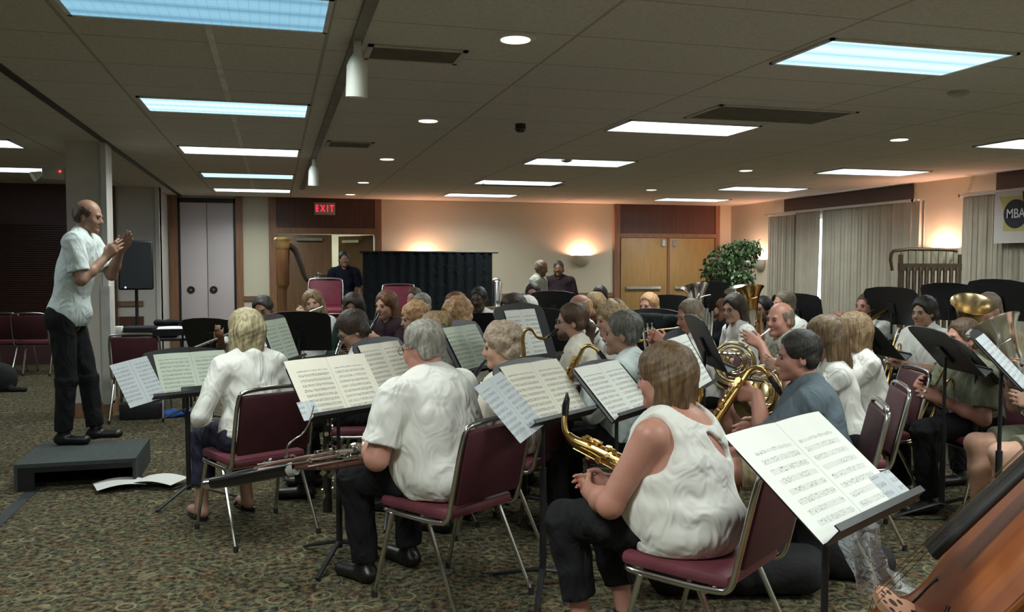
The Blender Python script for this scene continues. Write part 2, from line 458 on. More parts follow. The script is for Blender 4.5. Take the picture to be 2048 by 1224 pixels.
def folds(A, ph=0):
    return lambda x, y, z: A * (np.sin(24 * z + 10 * np.abs(x) + 5 * np.sin(9 * x + ph) + 4 * np.sin(8 * y + ph)) * .55 + np.sin(47 * z - 21 * x + 6 * np.sin(14 * y + 3 * x + ph)) * .3 + np.sin(31 * x + 26 * y + 5 * np.sin(11 * z + ph)) * .35)
HAIR = {'chestnut': ((.055, .03, .014), (.21, .125, .06)), 'darkhoney': ((.04, .022, .01), (.26, .16, .08)), 'midhoney': ((.09, .05, .022), (.36, .24, .13)), 'silverblonde': ((.19, .15, .08), (.62, .53, .33)), 'grey': ((.14, .13, .11), (.42, .39, .34)), 'darkgrey': ((.035, .032, .028), (.16, .15, .13)), 'brown': ((.03, .015, .008), (.12, .062, .032)),
        'auburn': ((.06, .022, .01), (.24, .10, .05)), 'dark': ((.006, .005, .005), (.03, .022, .018)), 'blonde': ((.2, .125, .06), (.6, .44, .25)), 'strawberry': ((.3, .14, .06), (.68, .42, .22)),
        'sandgrey': ((.27, .19, .13), (.6, .47, .36)), 'darkbrown': ((.014, .008, .006), (.06, .034, .022)), 'white': ((.45, .43, .4), (.8, .78, .74)), 'honey': ((.13, .075, .03), (.42, .28, .14)), 'balding': ((.1, .07, .05), (.25, .19, .14))}
SKIN = {'fair': (.50, .30, .22), 'pink': (.50, .25, .19), 'tan': (.36, .21, .145), 'deep': (.075, .036, .022), 'brown': (.16, .08, .045), 'light': (.62, .38, .28)}
SHIRT = {'white': (.80, .79, .75), 'bluewhite': (.68, .76, .76), 'cream': (.78, .72, .62), 'greyblue': (.13, .17, .20), 'grey': (.36, .36, .30), 'black': (.012, .012, .014), 'navy': (.012, .014, .03), 'plum': (.03, .016, .022), 'khaki': (.34, .27, .17), 'green': (.012, .028, .024), 'denim': (.035, .035, .065), 'olive': (.2, .21, .15)}
PEOPLE = {}
def person(key, px, yt, d, label, short, face=None, lean=8, T=None, stand=None, sex='m', hair='short', hc='dark', sk='fair', shirt='white', sleeve='short', pants='black', plen='long',
           head=(0, 0, 0), hL=None, hR=None, eL=(-.6, -.3, -1), eR=(.6, -.3, -1), cL=40, cR=40, pL=None, pR=None, fat=0, feet=None, knees=None, glasses=False, wr=.0022, h=None, shoes='shoe', xy=None, dL=None, dR=None, beard=None, capc=None):
    R = rot(*head); male = sex == 'm'
    top = at(px, yt, d); hzt = top[2]
    hc_off = {'curly': .143, 'bob': .133, 'longbob': .136, 'full': .138, 'cap': .127}.get(hair, .125)
    Hz = hzt - hc_off
    tgt = face if face is not None else (-1.35, 6.8)
    if isinstance(tgt, (int, float)): fwd = np.array([-math.sin(math.radians(tgt)), math.cos(math.radians(tgt))])
    else:
        fwd = np.array([tgt[0] - top[0], tgt[1] - top[1]]); fwd /= np.linalg.norm(fwd)
    L = math.radians(lean); U = np.array([0, math.sin(L), math.cos(L)])
    hz = stand if stand else .535
    nk = .148; nf = .045
    T = (Hz - nk - hz) / math.cos(L)
    if not .38 < T < .62: print('torso', key, round(T, 2))
    T = min(max(T, .36), .64)
    N = np.array([0, 0, hz]) + U * T; H = N + np.array([0, nf + .02 * math.sin(L), nk])
    P = np.array([0, 0, hz])
    ox, oy = top[0] - fwd[0] * H[1], top[1] - fwd[1] * H[1]
    base = .18 if stand and stand > 1.05 else 0
    ang = heading(*fwd)
    hh = h or min(max(d * .00165, .0068), .013)
    sw = (.178 if male else .158) * (1 + fat * .3)
    S = {-1: N + np.array([-sw, .0, -.045]), 1: N + np.array([sw, 0, -.045])}
    tr = (.145 if male else .135) * (1 + fat * .55)
    C = P + U * T * .55
    my = (1, 1.3 - fat * .45, 1)
    def torso(g, k=.05):
        q = [rc(P + U * .02, C, tr + g + (.012 if not male else 0), tr * .98 + g, k, m=my), rc(C, N - U * .11, tr * .98 + g, tr * .93 + g, k, m=my),
             rc(S[-1] + V(.02, 0, 0), S[1] - V(.02, 0, 0), .056 + g, None, .06), rc(S[-1] + V(.05, 0, .008), N + V(-.02, 0, .035), .034 + g, .032 + g, .05), rc(S[1] - V(.05, 0, -.008), N + V(.02, 0, .035), .034 + g, .032 + g, .05)]
        if fat > .1: q.append(el(P + U * .15 + V(0, .035, 0), (tr + .01 + g, tr * .95 + g, .15), None, .08))
        if not male: q += [el(N - U * .19 + V(s * .07, .075, 0), (.055 + g * .8, .05 + g, .055), None, .05) for s in (-1, 1)]
        return q
    # legs
    if stand:
        z0 = base
        K = {s: V(s * .1, .02, z0 + (hz - z0) * .53) for s in (-1, 1)}; A = {s: V(s * .11, -.01, z0 + .085) for s in (-1, 1)}
        if feet: A = {s: V(*feet[(s + 1) // 2]) for s in (-1, 1)}; K = {s: (P + V(s * .09, 0, 0)) * .47 + A[s] * .53 + V(0, .02, 0) for s in (-1, 1)}
    else:
        K = {s: V(s * (.13 if male else .1), .43, .5) for s in (-1, 1)}; A = {s: V(s * .14, .4, .085) for s in (-1, 1)}
        if knees: K = {s: V(*knees[(s + 1) // 2]) for s in (-1, 1)}
        if feet: A = {s: V(*feet[(s + 1) // 2]) for s in (-1, 1)}
    J = {s: P + V(s * .088, 0, -.005) for s in (-1, 1)}
    lg = 1 + fat * .25
    thr, knr, anr = (.082 * lg, .058 * lg, .037)
    cv = .9; cv2 = .96 if plen == 'shorts' else .64
    # arms
    hl = {-1: hL, 1: hR}; arms = {}
    for s in (-1, 1):
        if hl[s] is None:
            W = K[s] * .55 + J[s] * .45 + V(0, .0, .105 + .01 * fat) if not stand else S[s] + V(s * .06, .05, -.52)
        elif callable(hl[s]): W = hl[s](H, R)
        else: W = np.array(hl[s], float)
        hint = eL if s < 0 else eR
        E, W = ik(S[s], W, .285, .25, hint); arms[s] = (E, W)
    body = torso(-.006)
    body += [rc(N - U * .01, H + R @ V(0, -.02, -.055), .052 * (1 + fat * .25), .05 * (1 + fat * .3), .03)]
    ar = (.046 if male else .042) * (1 + fat * .45)
    hp = []
    for s in (-1, 1):
        E, W = arms[s]
        body += [rc(S[s], E, ar * 1.08, ar * .88, .03), rc(E, E * .6 + W * .4, ar * .87, ar * .86, .02), rc(E * .6 + W * .4, W, ar * .86, ar * .62, .02),
                 rc(J[s], K[s], thr * cv, knr * (cv if plen != 'shorts' else 1), .03), rc(K[s], K[s] * .65 + A[s] * .35 + V(0, -.015, 0), knr * cv2, knr * cv2, .03), rc(K[s] * .65 + A[s] * .35 + V(0, -.015, 0), A[s], knr * cv2, anr, .03),
                 rc(A[s] + V(0, -.03, -.045), A[s] + V(s * .01, .13, -.055), .032, .028, .03)]
        D = (dL if s < 0 else dR); D = unit(W - E) if D is None else unit(D)
        Nn = (pL if s < 0 else pR); Nn = V(0, .1, -1) if Nn is None and hl[s] is None else (V(-s, 0, 0) if Nn is None else V(*Nn))
        hp += hand(W, D, Nn, s, cL if s < 0 else cR, 1.0 if male else .92, rr=1.0 if hh < .009 else 1.15)
    body += headprims(H, R, male, fat * .35) + hp
    o = surface(body, hh, None, 'person', skin('skin_' + sk, SKIN[sk]))
    o.location = (ox, oy, 0); o.rotation_euler = (0, 0, ang)
    tag(o, label, 'person')
    ph = (px * 7 + yt) % 6
    # shirt
    g = .010
    sh = torso(g) + ([el(P + U * .04 + V(0, -.01, 0), (tr + .036, (tr + .036) / my[1] * 1.08, .14), None, .06)] if not stand else [el(P + U * .05 + V(0, .015, 0), (tr + .022, (tr + .03) / my[1] * 1.1, .13), None, .05)])
    cutz = .05 if stand else .065
    ops = [('bx', P + V(0, 0, -.3 - cutz), np.array((.5, .5, .3)), None, 0, .006, 's', None)]
    for s in (-1, 1):
        E, W = arms[s]
        if sleeve == 'short': sh += [rc(S[s], S[s] * .6 + E * .4, ar * 1.08 + .016, ar + .02, .03), fr(S[s], S[s] * .22 + E * .78, ar * 1.08 + .017, ar + .027, .03)]
        elif sleeve == 'long': sh += [rc(S[s], E, ar * 1.08 + .013, ar + .010, .03), fr(E, E * .06 + W * .94, ar + .009, ar * .62 + .013, .025)]
        elif sleeve == 'mid': sh += [rc(S[s], E, ar * 1.08 + .013, ar + .012, .03), fr(E, E * .7 + W * .3, ar + .010, ar + .012, .025)]
        elif sleeve == 'none': ops += [('el', S[s] + V(s * .05, 0, .0), np.array((.10, .15, .145)), None, None, .01, 's', None)]
    if sleeve == 'none':
        ops += [('el', N + V(-.005, -.17, -.085), np.array((.02, .11, .075)), rot(0, 0, -42), None, .006, 's', None)]
        ops += [('el', N + V(0, -.03, .045), np.array((.09, .16, .085)), None, None, .01, 's', None)]
    else: sh += [fr(N - U * .04 + V(0, -.01, 0), N + U * .038 + V(0, -.006, 0), .082, .066, .02)]; ops += [('el', N + U * .05 + V(0, .06, 0), np.array((.045, .05, .06)), None, None, .008, 's', None)]
    surface(sh + ops, hh, folds(wr, ph) if sleeve != 'none' else (lambda x, y, z: wr * (np.sin(40 * z + 2.5 * np.sin(5 * x) + 2 * np.sin(4 * y)) * np.clip(3 - 5 * z + 1, .25, 1) * .8 + .25 * np.sin(70 * z + 14 * x))), 'shirt', cloth('cloth_' + shirt, SHIRT[shirt]), o)
    # trousers
    pr = [rc(J[-1] + V(0, -.01, .01), J[1] + V(0, -.01, .01), .098 * lg, None, .03), el(P + V(0, -.01, .03), (tr + .016, (tr + .012) / my[1], .13), None, .05)]
    for s in (-1, 1):
        if plen == 'shorts': pr += [fr(J[s], J[s] * .2 + K[s] * .8, thr + .014, knr + .034, .03)]
        else:
            e = .96 if plen == 'long' else .72
            pr += [rc(J[s], K[s], thr + .012, knr + .013, .03), fr(K[s], K[s] * (1 - e) + A[s] * e + V(0, -.01, 0), knr + .012, (.062 if male else .056) if plen == 'long' else .068, .035)]
    surface(pr + [('bx', P + V(0, 0, .42), np.array((.5, .5, .3)), None, 0, .006, 's', None)], hh, folds(wr * .9, ph + 2), 'trousers' if plen != 'shorts' else 'shorts', cloth('cloth_' + pants, SHIRT[pants]), o)
    # hair
    if hair:
        hm = hairmat('hair_' + hc + ('_curly' if hair == 'curly' else ''), *HAIR[hc], hair == 'curly') if hair != 'cap' else cloth('cloth_cap', (.03, .022, .018))
        surface(hairprims(hair, H, R, N), min(hh, .009), curls(.0035) if hair == 'curly' else (None if hair == 'cap' else strands(.0022)), 'hair' if hair != 'cap' else 'cap', hm, o)
        if hair == 'cap': surface(hairprims('crew', H, R, N), min(hh, .009), None, 'hair', hairmat('hair_' + hc, *HAIR[hc]), o)
    w = lambda *p: H + R @ np.array(p, float)
    if beard: surface([el(w(0, .045, -.08), (.058, .055, .045), R, .02), ('el', w(0, .07, -.02), np.array((.05, .06, .045)), R, None, .01, 's', None)], min(hh, .009), strands(.002), 'beard', hairmat('hair_' + beard, *HAIR[beard]), o)
    # eyes, brows, lips
    if d < 9.5:
        for s in (-1, 1):
            MB().ball(w(s * .031, .0795, -.001), .0098, 6).obj('eye', mat('eye_grey', (.11, .085, .075), .2), o)
            MB().tube([w(s * .016, .092, .014), w(s * .032, .092, .019), w(s * .048, .082, .014)], [.002, .004, .002], 6).obj('eyebrow', hairmat('hair_' + hc, *HAIR[hc]), o)
        MB().tube([w(-.022, .084, -.064), w(-.008, .0905, -.062), w(.008, .0905, -.062), w(.022, .084, -.064)], [.002, .0048, .0048, .002], 8).obj('lips', mat('lips_' + sk, tuple(a * b for a, b in zip(SKIN[sk], (.8, .5, .5))), .4), o)
    if glasses:
        gl = MB()
        for s in (-1, 1):
            gl.tube([w(s * .033 + .022 * math.cos(a), .1, .0 + .016 * math.sin(a)) for a in np.linspace(0, 2 * pi, 13)], .0016, 6)
            gl.tube([w(s * .055, .1, .004), w(s * .08, .07, .002), w(s * .082, -.005, 0)], .0016, 6)
        gl.tube([w(-.011, .1, .004), w(.011, .1, .004)], .0016, 6)
        gl.obj('glasses', mat('glasses_frame', (.02, .015, .012), .3), o)
    # shoes
    for s in (-1, 1):
        a = A[s]; zb = a[2] - .085
        if shoes == 'shoe':
            surface([rc(V(a[0], a[1] - .035, zb + .04), V(a[0] + s * .012, a[1] + .14, zb + .035), .044, .042, .03, m=(1, 1, 1.25)), rc(V(a[0], a[1] - .02, zb + .04), V(a[0], a[1] - .005, zb + .085), .045, .043, .02),
                     ('bx', V(a[0], a[1], zb - .2), np.array((.4, .4, .2)), None, 0, .003, 's', None)], min(hh, .009), None, 'shoe', SHOE, o)
        else:
            sm = MB(); c = V(a[0] + s * .005, a[1] + .045, zb)
            sm.prism([(c[0] + .042 * math.cos(t), c[1] + .12 * math.sin(t)) for t in np.linspace(0, 2 * pi, 20)[:-1]], zb, zb + .018)
            if shoes == 'strap':
                sm.tube([V(a[0], a[1] - .005, zb + .05), V(a[0], a[1] - .005, zb + .10)], [.056, .052], 16)
                sm.tube([V(a[0] - .04, a[1] + .09, zb + .02), V(a[0], a[1] + .088, zb + .058), V(a[0] + .045, a[1] + .09, zb + .02)], .018, 8, smooth=1)
            else:
                for y0 in (.0, .1): sm.tube([V(a[0] - .042, a[1] + y0, zb + .015), V(a[0], a[1] + y0, zb + .066 - y0 * .2), V(a[0] + .045, a[1] + y0, zb + .015)], .007, 8, smooth=1)
            sm.obj('sandal', SHOE, o)
    M = Matrix.Translation((ox, oy, 0)) @ Matrix.Rotation(ang, 4, 'Z')
    PEOPLE[key] = dict(o=o, M=M, H=H, R=R, N=N, arms=arms, xy=(ox, oy), ang=ang, fwd=fwd, short=short, K=K, d=d, mouth=H + R @ V(0, .095, -.065))
    return o
# ---------------------------------------------------------------- room shell
BW, RW = 16.0, 9.1           # back wall Y, right wall X
def carpet():
    m, t, b = nt('patterned_carpet')
    vec = coords(t)
    n1 = noise(t, vec, 2.2, 2, .5, 1)
    wv = t.nodes.new('ShaderNodeVectorMath'); wv.operation = 'MULTIPLY_ADD'; t.links.new(n1, wv.inputs[0]); wv.inputs[1].default_value = (.12, .12, 0); t.links.new(vec, wv.inputs[2])
    base = ramp(t, noise(t, vec, 30, 3, .65), [(.36, (.016, .014, .013)), (.46, (.058, .05, .034)), (.56, (.11, .098, .06)), (.68, (.19, .168, .105))])
    hue = ramp(t, noise(t, vec, 11, 2), [(.35, (1.15, .86, .78)), (.5, (1, 1, .95)), (.66, (.86, .96, .95))])
    mul = t.nodes.new('ShaderNodeMix'); mul.data_type = 'RGBA'; mul.blend_type = 'MULTIPLY'; mul.inputs[0].default_value = 1
    t.links.new(base, mul.inputs[6]); t.links.new(hue, mul.inputs[7])
    col = mul.outputs[2]
    for sc, ring, wd, c in ((5.2, .052, .010, (.24, .215, .12)), (9, .022, .007, (.16, .15, .09))):
        v = nd(t, 'ShaderNodeTexVoronoi', Scale=sc); t.links.new(wv.outputs[0], v.inputs['Vector'])
        dd = mth(t, 'DIVIDE', v.outputs['Distance'], sc)
        rg = mth(t, 'LESS_THAN', mth(t, 'ABSOLUTE', mth(t, 'SUBTRACT', dd, ring)), wd / 2)
        gate = mth(t, 'GREATER_THAN', noise(t, vec, 7, 1), .47)
        col = mixc(t, mth(t, 'MULTIPLY', mth(t, 'MULTIPLY', rg, gate), .75), col, c)
    wn = noise(t, wv.outputs[0], 3.6, 1)          # meandering vine lines
    vine = mth(t, 'LESS_THAN', mth(t, 'ABSOLUTE', mth(t, 'SUBTRACT', mth(t, 'FRACT', mth(t, 'MULTIPLY', wn, 11)), .5)), .05)
    col = mixc(t, mth(t, 'MULTIPLY', vine, .5), col, (.22, .2, .12))
    t.links.new(col, b.inputs['Base Color']); b.inputs['Roughness'].default_value = .95; b.inputs['Specular IOR Level'].default_value = .1
    bn = nd(t, 'ShaderNodeBump', Strength=.5, Distance=.01); t.links.new(noise(t, vec, 160, 2), bn.inputs['Height']); t.links.new(bn.outputs[0], b.inputs['Normal'])
    return m
def ceiling_mat():
    m, t, b = nt('ceiling_tile')
    mp = coords(t); s = t.nodes.new('ShaderNodeSeparateXYZ'); t.links.new(mp, s.inputs[0])
    fx = mth(t, 'FRACT', mth(t, 'DIVIDE', mth(t, 'ADD', s.outputs[0], 20.35), 1.25)); fy = mth(t, 'FRACT', mth(t, 'DIVIDE', mth(t, 'ADD', s.outputs[1], 19.45), .65))
    gx = mth(t, 'LESS_THAN', mth(t, 'ABSOLUTE', mth(t, 'SUBTRACT', fx, .5)), .008); gy = mth(t, 'LESS_THAN', mth(t, 'ABSOLUTE', mth(t, 'SUBTRACT', fy, .5)), .011)
    g = mth(t, 'MAXIMUM', gx, gy)
    c = ramp(t, noise(t, mp, 40, 4, .7), [(.35, (.56, .53, .46)), (.6, (.66, .62, .54))])
    t.links.new(mixc(t, mth(t, 'MULTIPLY', g, .5), c, (.16, .13, .09)), b.inputs['Base Color']); b.inputs['Roughness'].default_value = .9
    bn = nd(t, 'ShaderNodeBump', Strength=.4, Distance=.01); t.links.new(mth(t, 'SUBTRACT', noise(t, mp, 120, 2), mth(t, 'MULTIPLY', g, 1.5)), bn.inputs['Height']); t.links.new(bn.outputs[0], b.inputs['Normal'])
    return m
CASING = wood('oak_casing', (.20, .095, .05), (.30, .15, .085)); OAK = wood('golden_oak_door', (.33, .19, .065), (.43, .26, .095))
DKWOOD = wood('red_brown_panel', (.07, .028, .018), (.12, .045, .028)); BROWNDOOR = wood('brown_door_leaf', (.14, .075, .035), (.2, .11, .05))
DARKBAND = wood('dark_brown_band', (.05, .025, .018), (.075, .035, .026), axis='y')
LILAC = mat('closet_door_paint', (.56, .50, .52), .6, 0, .03, 2)
WHITEP = mat('white_trim_paint', (.66, .65, .6), .6, 0, .03)
struct('floor', (-8, -3.2, -.1), (RW + .6, BW + .2, 0), carpet())
struct('ceiling', (-8, -3.2, CEIL), (RW + .6, BW + .2, CEIL + .1), ceiling_mat())
def wall(name, segs, m=WALLM):
    b = MB()
    for lo, hi in segs: b.box(lo, hi)
    o = b.obj(name, m, smooth=False); o['kind'] = 'structure'; return o
# back wall with an entry opening and recesses for the doors
wall('wall_back', [((-1.8, BW, 0), (-.5, BW + .2, CEIL)), ((-.5, BW, 0), (.02, BW + .2, CEIL)), ((.02, BW, 2.05), (1.78, BW + .2, CEIL)), ((1.78, BW, 0), (RW + .2, BW + .2, CEIL))])
wall('wall_right', [((RW, 14.45, 0), (RW + .2, BW, CEIL)), ((RW, 10.5, 2.35), (RW + .2, 14.45, CEIL)), ((RW, 10.5, 0), (RW + .2, 14.45, .25)), ((RW, 9.72, 0), (RW + .2, 10.5, CEIL)), ((RW, 5.2, 2.35), (RW + .2, 9.72, CEIL)), ((RW, 5.2, 0), (RW + .2, 9.72, .25)), ((RW, -3.2, 0), (RW + .2, 5.2, CEIL))])
wall('wall_front', [((-8, -3.2, 0), (RW, -3.05, CEIL))]); wall('wall_left', [((-8.1, -3.2, 0), (-7.95, 14.4, CEIL))])
DK = mat('dark_maroon_wall', (.075, .03, .03), .55, 0, .1, 2)
wall('wall_far_left', [((-8, 14.2, 0), (-2.62, 14.4, CEIL))], DK)
wall('wall_partition', [((-2.35, 14.4, 0), (-1.72, 14.62, CEIL)), ((-1.95, 14.62, 0), (-1.78, BW + .2, CEIL))], mat('grey_wall_paint', (.60, .56, .52), .8, 0, .03))
boxobj('trim_partition_side', (-2.62, 14.3, 0), (-2.35, 14.5, CEIL), DKWOOD)['kind'] = 'structure'
# entry: casing, panel over the doors, dim corridor behind
e = MB(); xa, xb = -.1, 1.9
e.box((xa, BW - .05, 0), (xa + .13, BW, CEIL)); e.box((xb - .12, BW - .05, 0), (xb, BW, CEIL)); e.box((xa + .13, BW - .05, 2.03), (xb - .12, BW, 2.14))
e.obj('trim_entry', CASING, smooth=False)['kind'] = 'structure'
boxobj('trim_entry_panel', (xa + .13, BW - .03, 2.14), (xb - .12, BW - .002, CEIL), DKWOOD)['kind'] = 'structure'
wall('wall_corridor', [((-.6, 18.4, 0), (2.6, 18.5, CEIL)), ((-.6, 16.2, 0), (-.5, 18.4, CEIL)), ((2.5, 16.2, 0), (2.6, 18.4, CEIL)), ((-.6, 16.2, 2.45), (2.6, 18.5, 2.55)), ((-.6, 16.2, -.1), (2.6, 18.5, 0))])
area_lamp('corridor_lamp', (1.3, 17.2, 2.43), .6, .6, 18, (.85, 1, .9), 170)
def door_leaf(name, lo, hi, m, hinge_y=None, rz=0, handle=True):
    o = MB().box((0, 0, 0), (hi[0] - lo[0], .045, hi[2] - lo[2]), bev=.004).obj(name, m, loc=lo, rot=(0, 0, rz)); o['kind'] = 'structure'
    return o
dr = door_leaf('door_1', (.03, BW - .02, .01), (1.0, 0, 2.02), BROWNDOOR); boxobj('door_closer', (.35, -.05, 1.9), (.8, 0, 1.95), STEEL, dr)
dr = door_leaf('door_2', (1.76, BW + .06, .01), (2.66, 0, 2.02), BROWNDOOR, rz=math.radians(180 - 52)); boxobj('door_closer', (.3, .045, 1.88), (.75, .09, 1.93), STEEL, dr)
# double oak doors bay
q0, q1 = 6.62, 8.72
e = MB(); e.box((q0 - .12, BW - .05, 0), (q0, BW, 2.68)); e.box((q1, BW - .05, 0), (q1 + .1, BW, 2.68)); e.box((q0, BW - .05, 2.02), (q1, BW, 2.1)); e.box(((q0 + q1) / 2 - .02, BW - .055, 0), ((q0 + q1) / 2 + .02, BW - .0, 2.02))
e.obj('trim_oak_bay', CASING, smooth=False)['kind'] = 'structure'
boxobj('trim_oak_panel', (q0, BW - .03, 2.1), (q1, BW - .002, CEIL), DKWOOD)['kind'] = 'structure'
for i, (a, b_) in enumerate(((q0 + .02, (q0 + q1) / 2 - .03), ((q0 + q1) / 2 + .03, q1 - .02))):
    dr = door_leaf('door_%d' % (3 + i), (a, BW - .05, .01), (b_, 0, 2.01), OAK)
    boxobj('door_latch', ((.88, .06)[i], -.03, 1.84), ((.95, .13)[i], 0, 1.97), STEEL, dr); boxobj('push_bar', (.1, -.05, .98), (.85, 0, 1.03), STEEL, dr)
# closet
c0, c1 = -1.62, -.66
e = MB(); e.box((c0 - .13, BW - .05, 0), (c0, BW, 2.68)); e.box((c1, BW - .05, 0), (c1 + .12, BW, 2.68)); e.obj('trim_closet', CASING, smooth=False)['kind'] = 'structure'
e = MB(); e.box((c0, BW - .04, 0), (c0 + .035, BW, 2.64)); e.box((c1 - .035, BW - .04, 0), (c1, BW, 2.64)); e.box((c0, BW - .04, 2.56), (c1, BW, 2.64)); e.obj('trim_closet_track', BLACK, smooth=False)['kind'] = 'structure'
for i in (0, 1):
    a = c0 + .04 + i * .445
    dr = door_leaf('door_%d' % (5 + i), (a, BW - .04, .02), (a + .432, 0, 2.56), LILAC)
    k = MB(); k.tube([(.16 - .07 * i, .0, 1.02), (.16 - .07 * i, -.012, 1.02)], .065, 24); k.obj('door_pull', mat('bronze', (.05, .035, .03), .4, .6), dr)
    k = MB(); k.tube([(.16 - .07 * i, -.012, 1.02), (.16 - .07 * i, -.018, 1.02)], .02, 16); k.obj('lock', STEEL, dr)
# chair rails, baseboards
RAIL = wood('rail_wood', (.18, .1, .06), (.27, .16, .1), axis='x')
for i, (a, b_) in enumerate(((-.54, -.1), (1.9, 6.5), (8.82, RW))):
    boxobj('trim_%d' % (i + 1), (a, BW - .03, .84), (b_, BW, .92), RAIL)['kind'] = 'structure'; boxobj('baseboard_back' + ('', '_middle', '_corner')[i], (a, BW - .02, 0), (b_, BW, .12), RAIL)['kind'] = 'structure'
boxobj('trim_4', (-2.35, 14.37, .84), (-1.98, 14.4, .92), RAIL)['kind'] = 'structure'; boxobj('trim_5', (-2.33, 14.38, .12), (-1.98, 14.4, .68), DKWOOD)['kind'] = 'structure'
boxobj('trim_6', (-1.78, 14.36, 0), (-1.72, 14.6, CEIL), WHITEP)['kind'] = 'structure'
boxobj('trim_7', (-1.60, -3, CEIL - .012), (-1.545, BW, CEIL), BLACK)['kind'] = 'structure'      # folding-partition track
boxobj('trim_8', (-.325, -3, CEIL - .006), (-.29, 14.2, CEIL), mat('light_tape', (.75, .74, .66), .7))['kind'] = 'structure'
boxobj('trim_9', (-1.60, -3, 0), (-1.53, 6.9, .004), mat('dark_floor_strip', (.02, .024, .026), .7))['kind'] = 'structure'
boxobj('trim_10', (RW - .03, 9.72, .84), (RW, 10.5, .92), RAIL)['kind'] = 'structure'
# right wall window bays: dark band above, curtains, window behind
for i, (a, b_) in enumerate(((10.72, 14.05), (5.2, 9.2))):
    boxobj('trim_window_band' + ('', '_near')[i], (RW - .02, a, 2.44), (RW, b_, CEIL), DARKBAND)['kind'] = 'structure'
glassm = mat('daylight_pane', (.75, .85, 1.0), .3, 0, .02, emit=1.6)
for i, (a, b_) in enumerate(((10.5, 14.45), (5.2, 9.72))):
    fo = MB()
    for y in np.linspace(a, b_, 5): fo.box((RW + .06, y - .03, .25), (RW + .12, y + .03, 2.35))
    fo.box((RW + .06, a, .25), (RW + .12, b_, .32)); fo.box((RW + .06, a, 2.28), (RW + .12, b_, 2.35))
    wo = fo.obj('window_%d' % (i + 1), WHITEP, smooth=False); wo['kind'] = 'structure'
    pn = boxobj('window_pane', (RW + .13, a, .25), (RW + .14, b_, 2.35), glassm, wo)
CURT = mat('beige_curtain', (.50, .46, .38), .9, 0, .08, 3, .3, 120)
def curtain(name, y0, y1, z0, z1, label, flare=0, amp=.035, pleat=.085, x=RW - .08):
    n = int((y1 - y0) / pleat * 10); v = []; f = []; rows = 8
    for j in range(rows + 1):
        z = z0 + (z1 - z0) * j / rows
        for i in range(n + 1):
            u = i / n; yy = y0 + (y1 - y0) * u + flare * (1 - j / rows) ** 2 * (1 - u)
            ph = u * (y1 - y0) / pleat * 2 * pi + .35 * math.sin(3 * u * 7)
            a_ = amp * (.55 + .45 * (1 - j / rows)) * (1 + .35 * math.sin(ph * .37 + 1))
            v.append((x + a_ * math.sin(ph), yy + .012 * math.sin(ph * 2), z))
    m_ = n + 1; f = [(j * m_ + i, j * m_ + i + 1, (j + 1) * m_ + i + 1, (j + 1) * m_ + i) for j in range(rows) for i in range(n)]
    nb = len(v); v += [(a + .006, b, c) for a, b, c in v]; f += [tuple(q + nb for q in reversed(g)) for g in f]
    f += [(i, i + nb, i + 1 + nb, i + 1) for i in range(n)] + [(rows * m_ + i, rows * m_ + i + 1, rows * m_ + i + 1 + nb, rows * m_ + i + nb) for i in range(n)]
    return tag(MB().add(v, f).obj(name, CURT, sharp=60), label, 'curtain')
curtain('curtain', 13.62, 14.5, .05, 2.38, 'narrow bunched beige curtain at the far end of the window bay, beside the corner sconce')
curtain('curtain', 12.92, 13.64, .05, 2.41, 'flat grey-beige curtain between the bunched one and the bright daylight gap', amp=.018, pleat=.12, x=RW - .05, flare=.12)
curtain('curtain', 10.42, 12.80, .05, 2.41, 'widest beige pleated curtain, right of the bright daylight gap', flare=.0, amp=.03)
curtain('curtain', 5.1, 9.66, .05, 2.45, 'pleated beige curtain hanging behind the white music banner')
for nm, a, b_, lb in (('curtain_rod', 10.6, 14.5, 'white curtain rod over the far window bay'), ('curtain_rod', 5.1, 9.72, 'white curtain rod over the near window behind the banner')):
    k = MB(); k.box((RW - .13, a, 2.40), (RW - .11, b_, 2.44)); k.box((RW - .13, a, 2.40), (RW, a + .02, 2.44)); k.box((RW - .13, b_ - .02, 2.40), (RW, b_, 2.44)); tag(k.obj(nm, WHITEP), lb, 'curtain rod')
# columns
cg = MB().box((-1.93, 9.16, 0), (-1.58, 9.52, CEIL)); co = cg.obj('wall_column', mat('column_paint', (.58, .54, .48), .8, 0, .03), smooth=False); co['kind'] = 'structure'
boxobj('trim_11', (-1.62, 9.14, .12), (-1.57, 9.3, CEIL), WHITEP)['kind'] = 'structure'
boxobj('trim_12', (-1.64, 9.125, .12), (-1.56, 9.3, 1.28), mat('grey_corner_guard', (.5, .49, .46), .6))['kind'] = 'structure'
boxobj('baseboard_column', (-1.95, 9.13, 0), (-1.56, 9.54, .14), CASING)['kind'] = 'structure'
# blinds and frames on the dark far-left wall
for i in range(3):
    x0 = -7.2 + i * 1.55
    bl = MB()
    for z in np.arange(.5, 2.1, .032): bl.box((x0, 14.16, z), (x0 + 1.3, 14.175, z + .022), R=None)
    bo = bl.obj('blind_panel', mat('dark_brown_blind', (.05, .022, .016), .3), smooth=False)
    tag(bo, ['dark slatted blind on the far-left wall, the one farthest left', 'dark slatted blind in the middle of the far-left wall', 'dark slatted blind on the far-left wall, nearest the column'][i], 'blind')

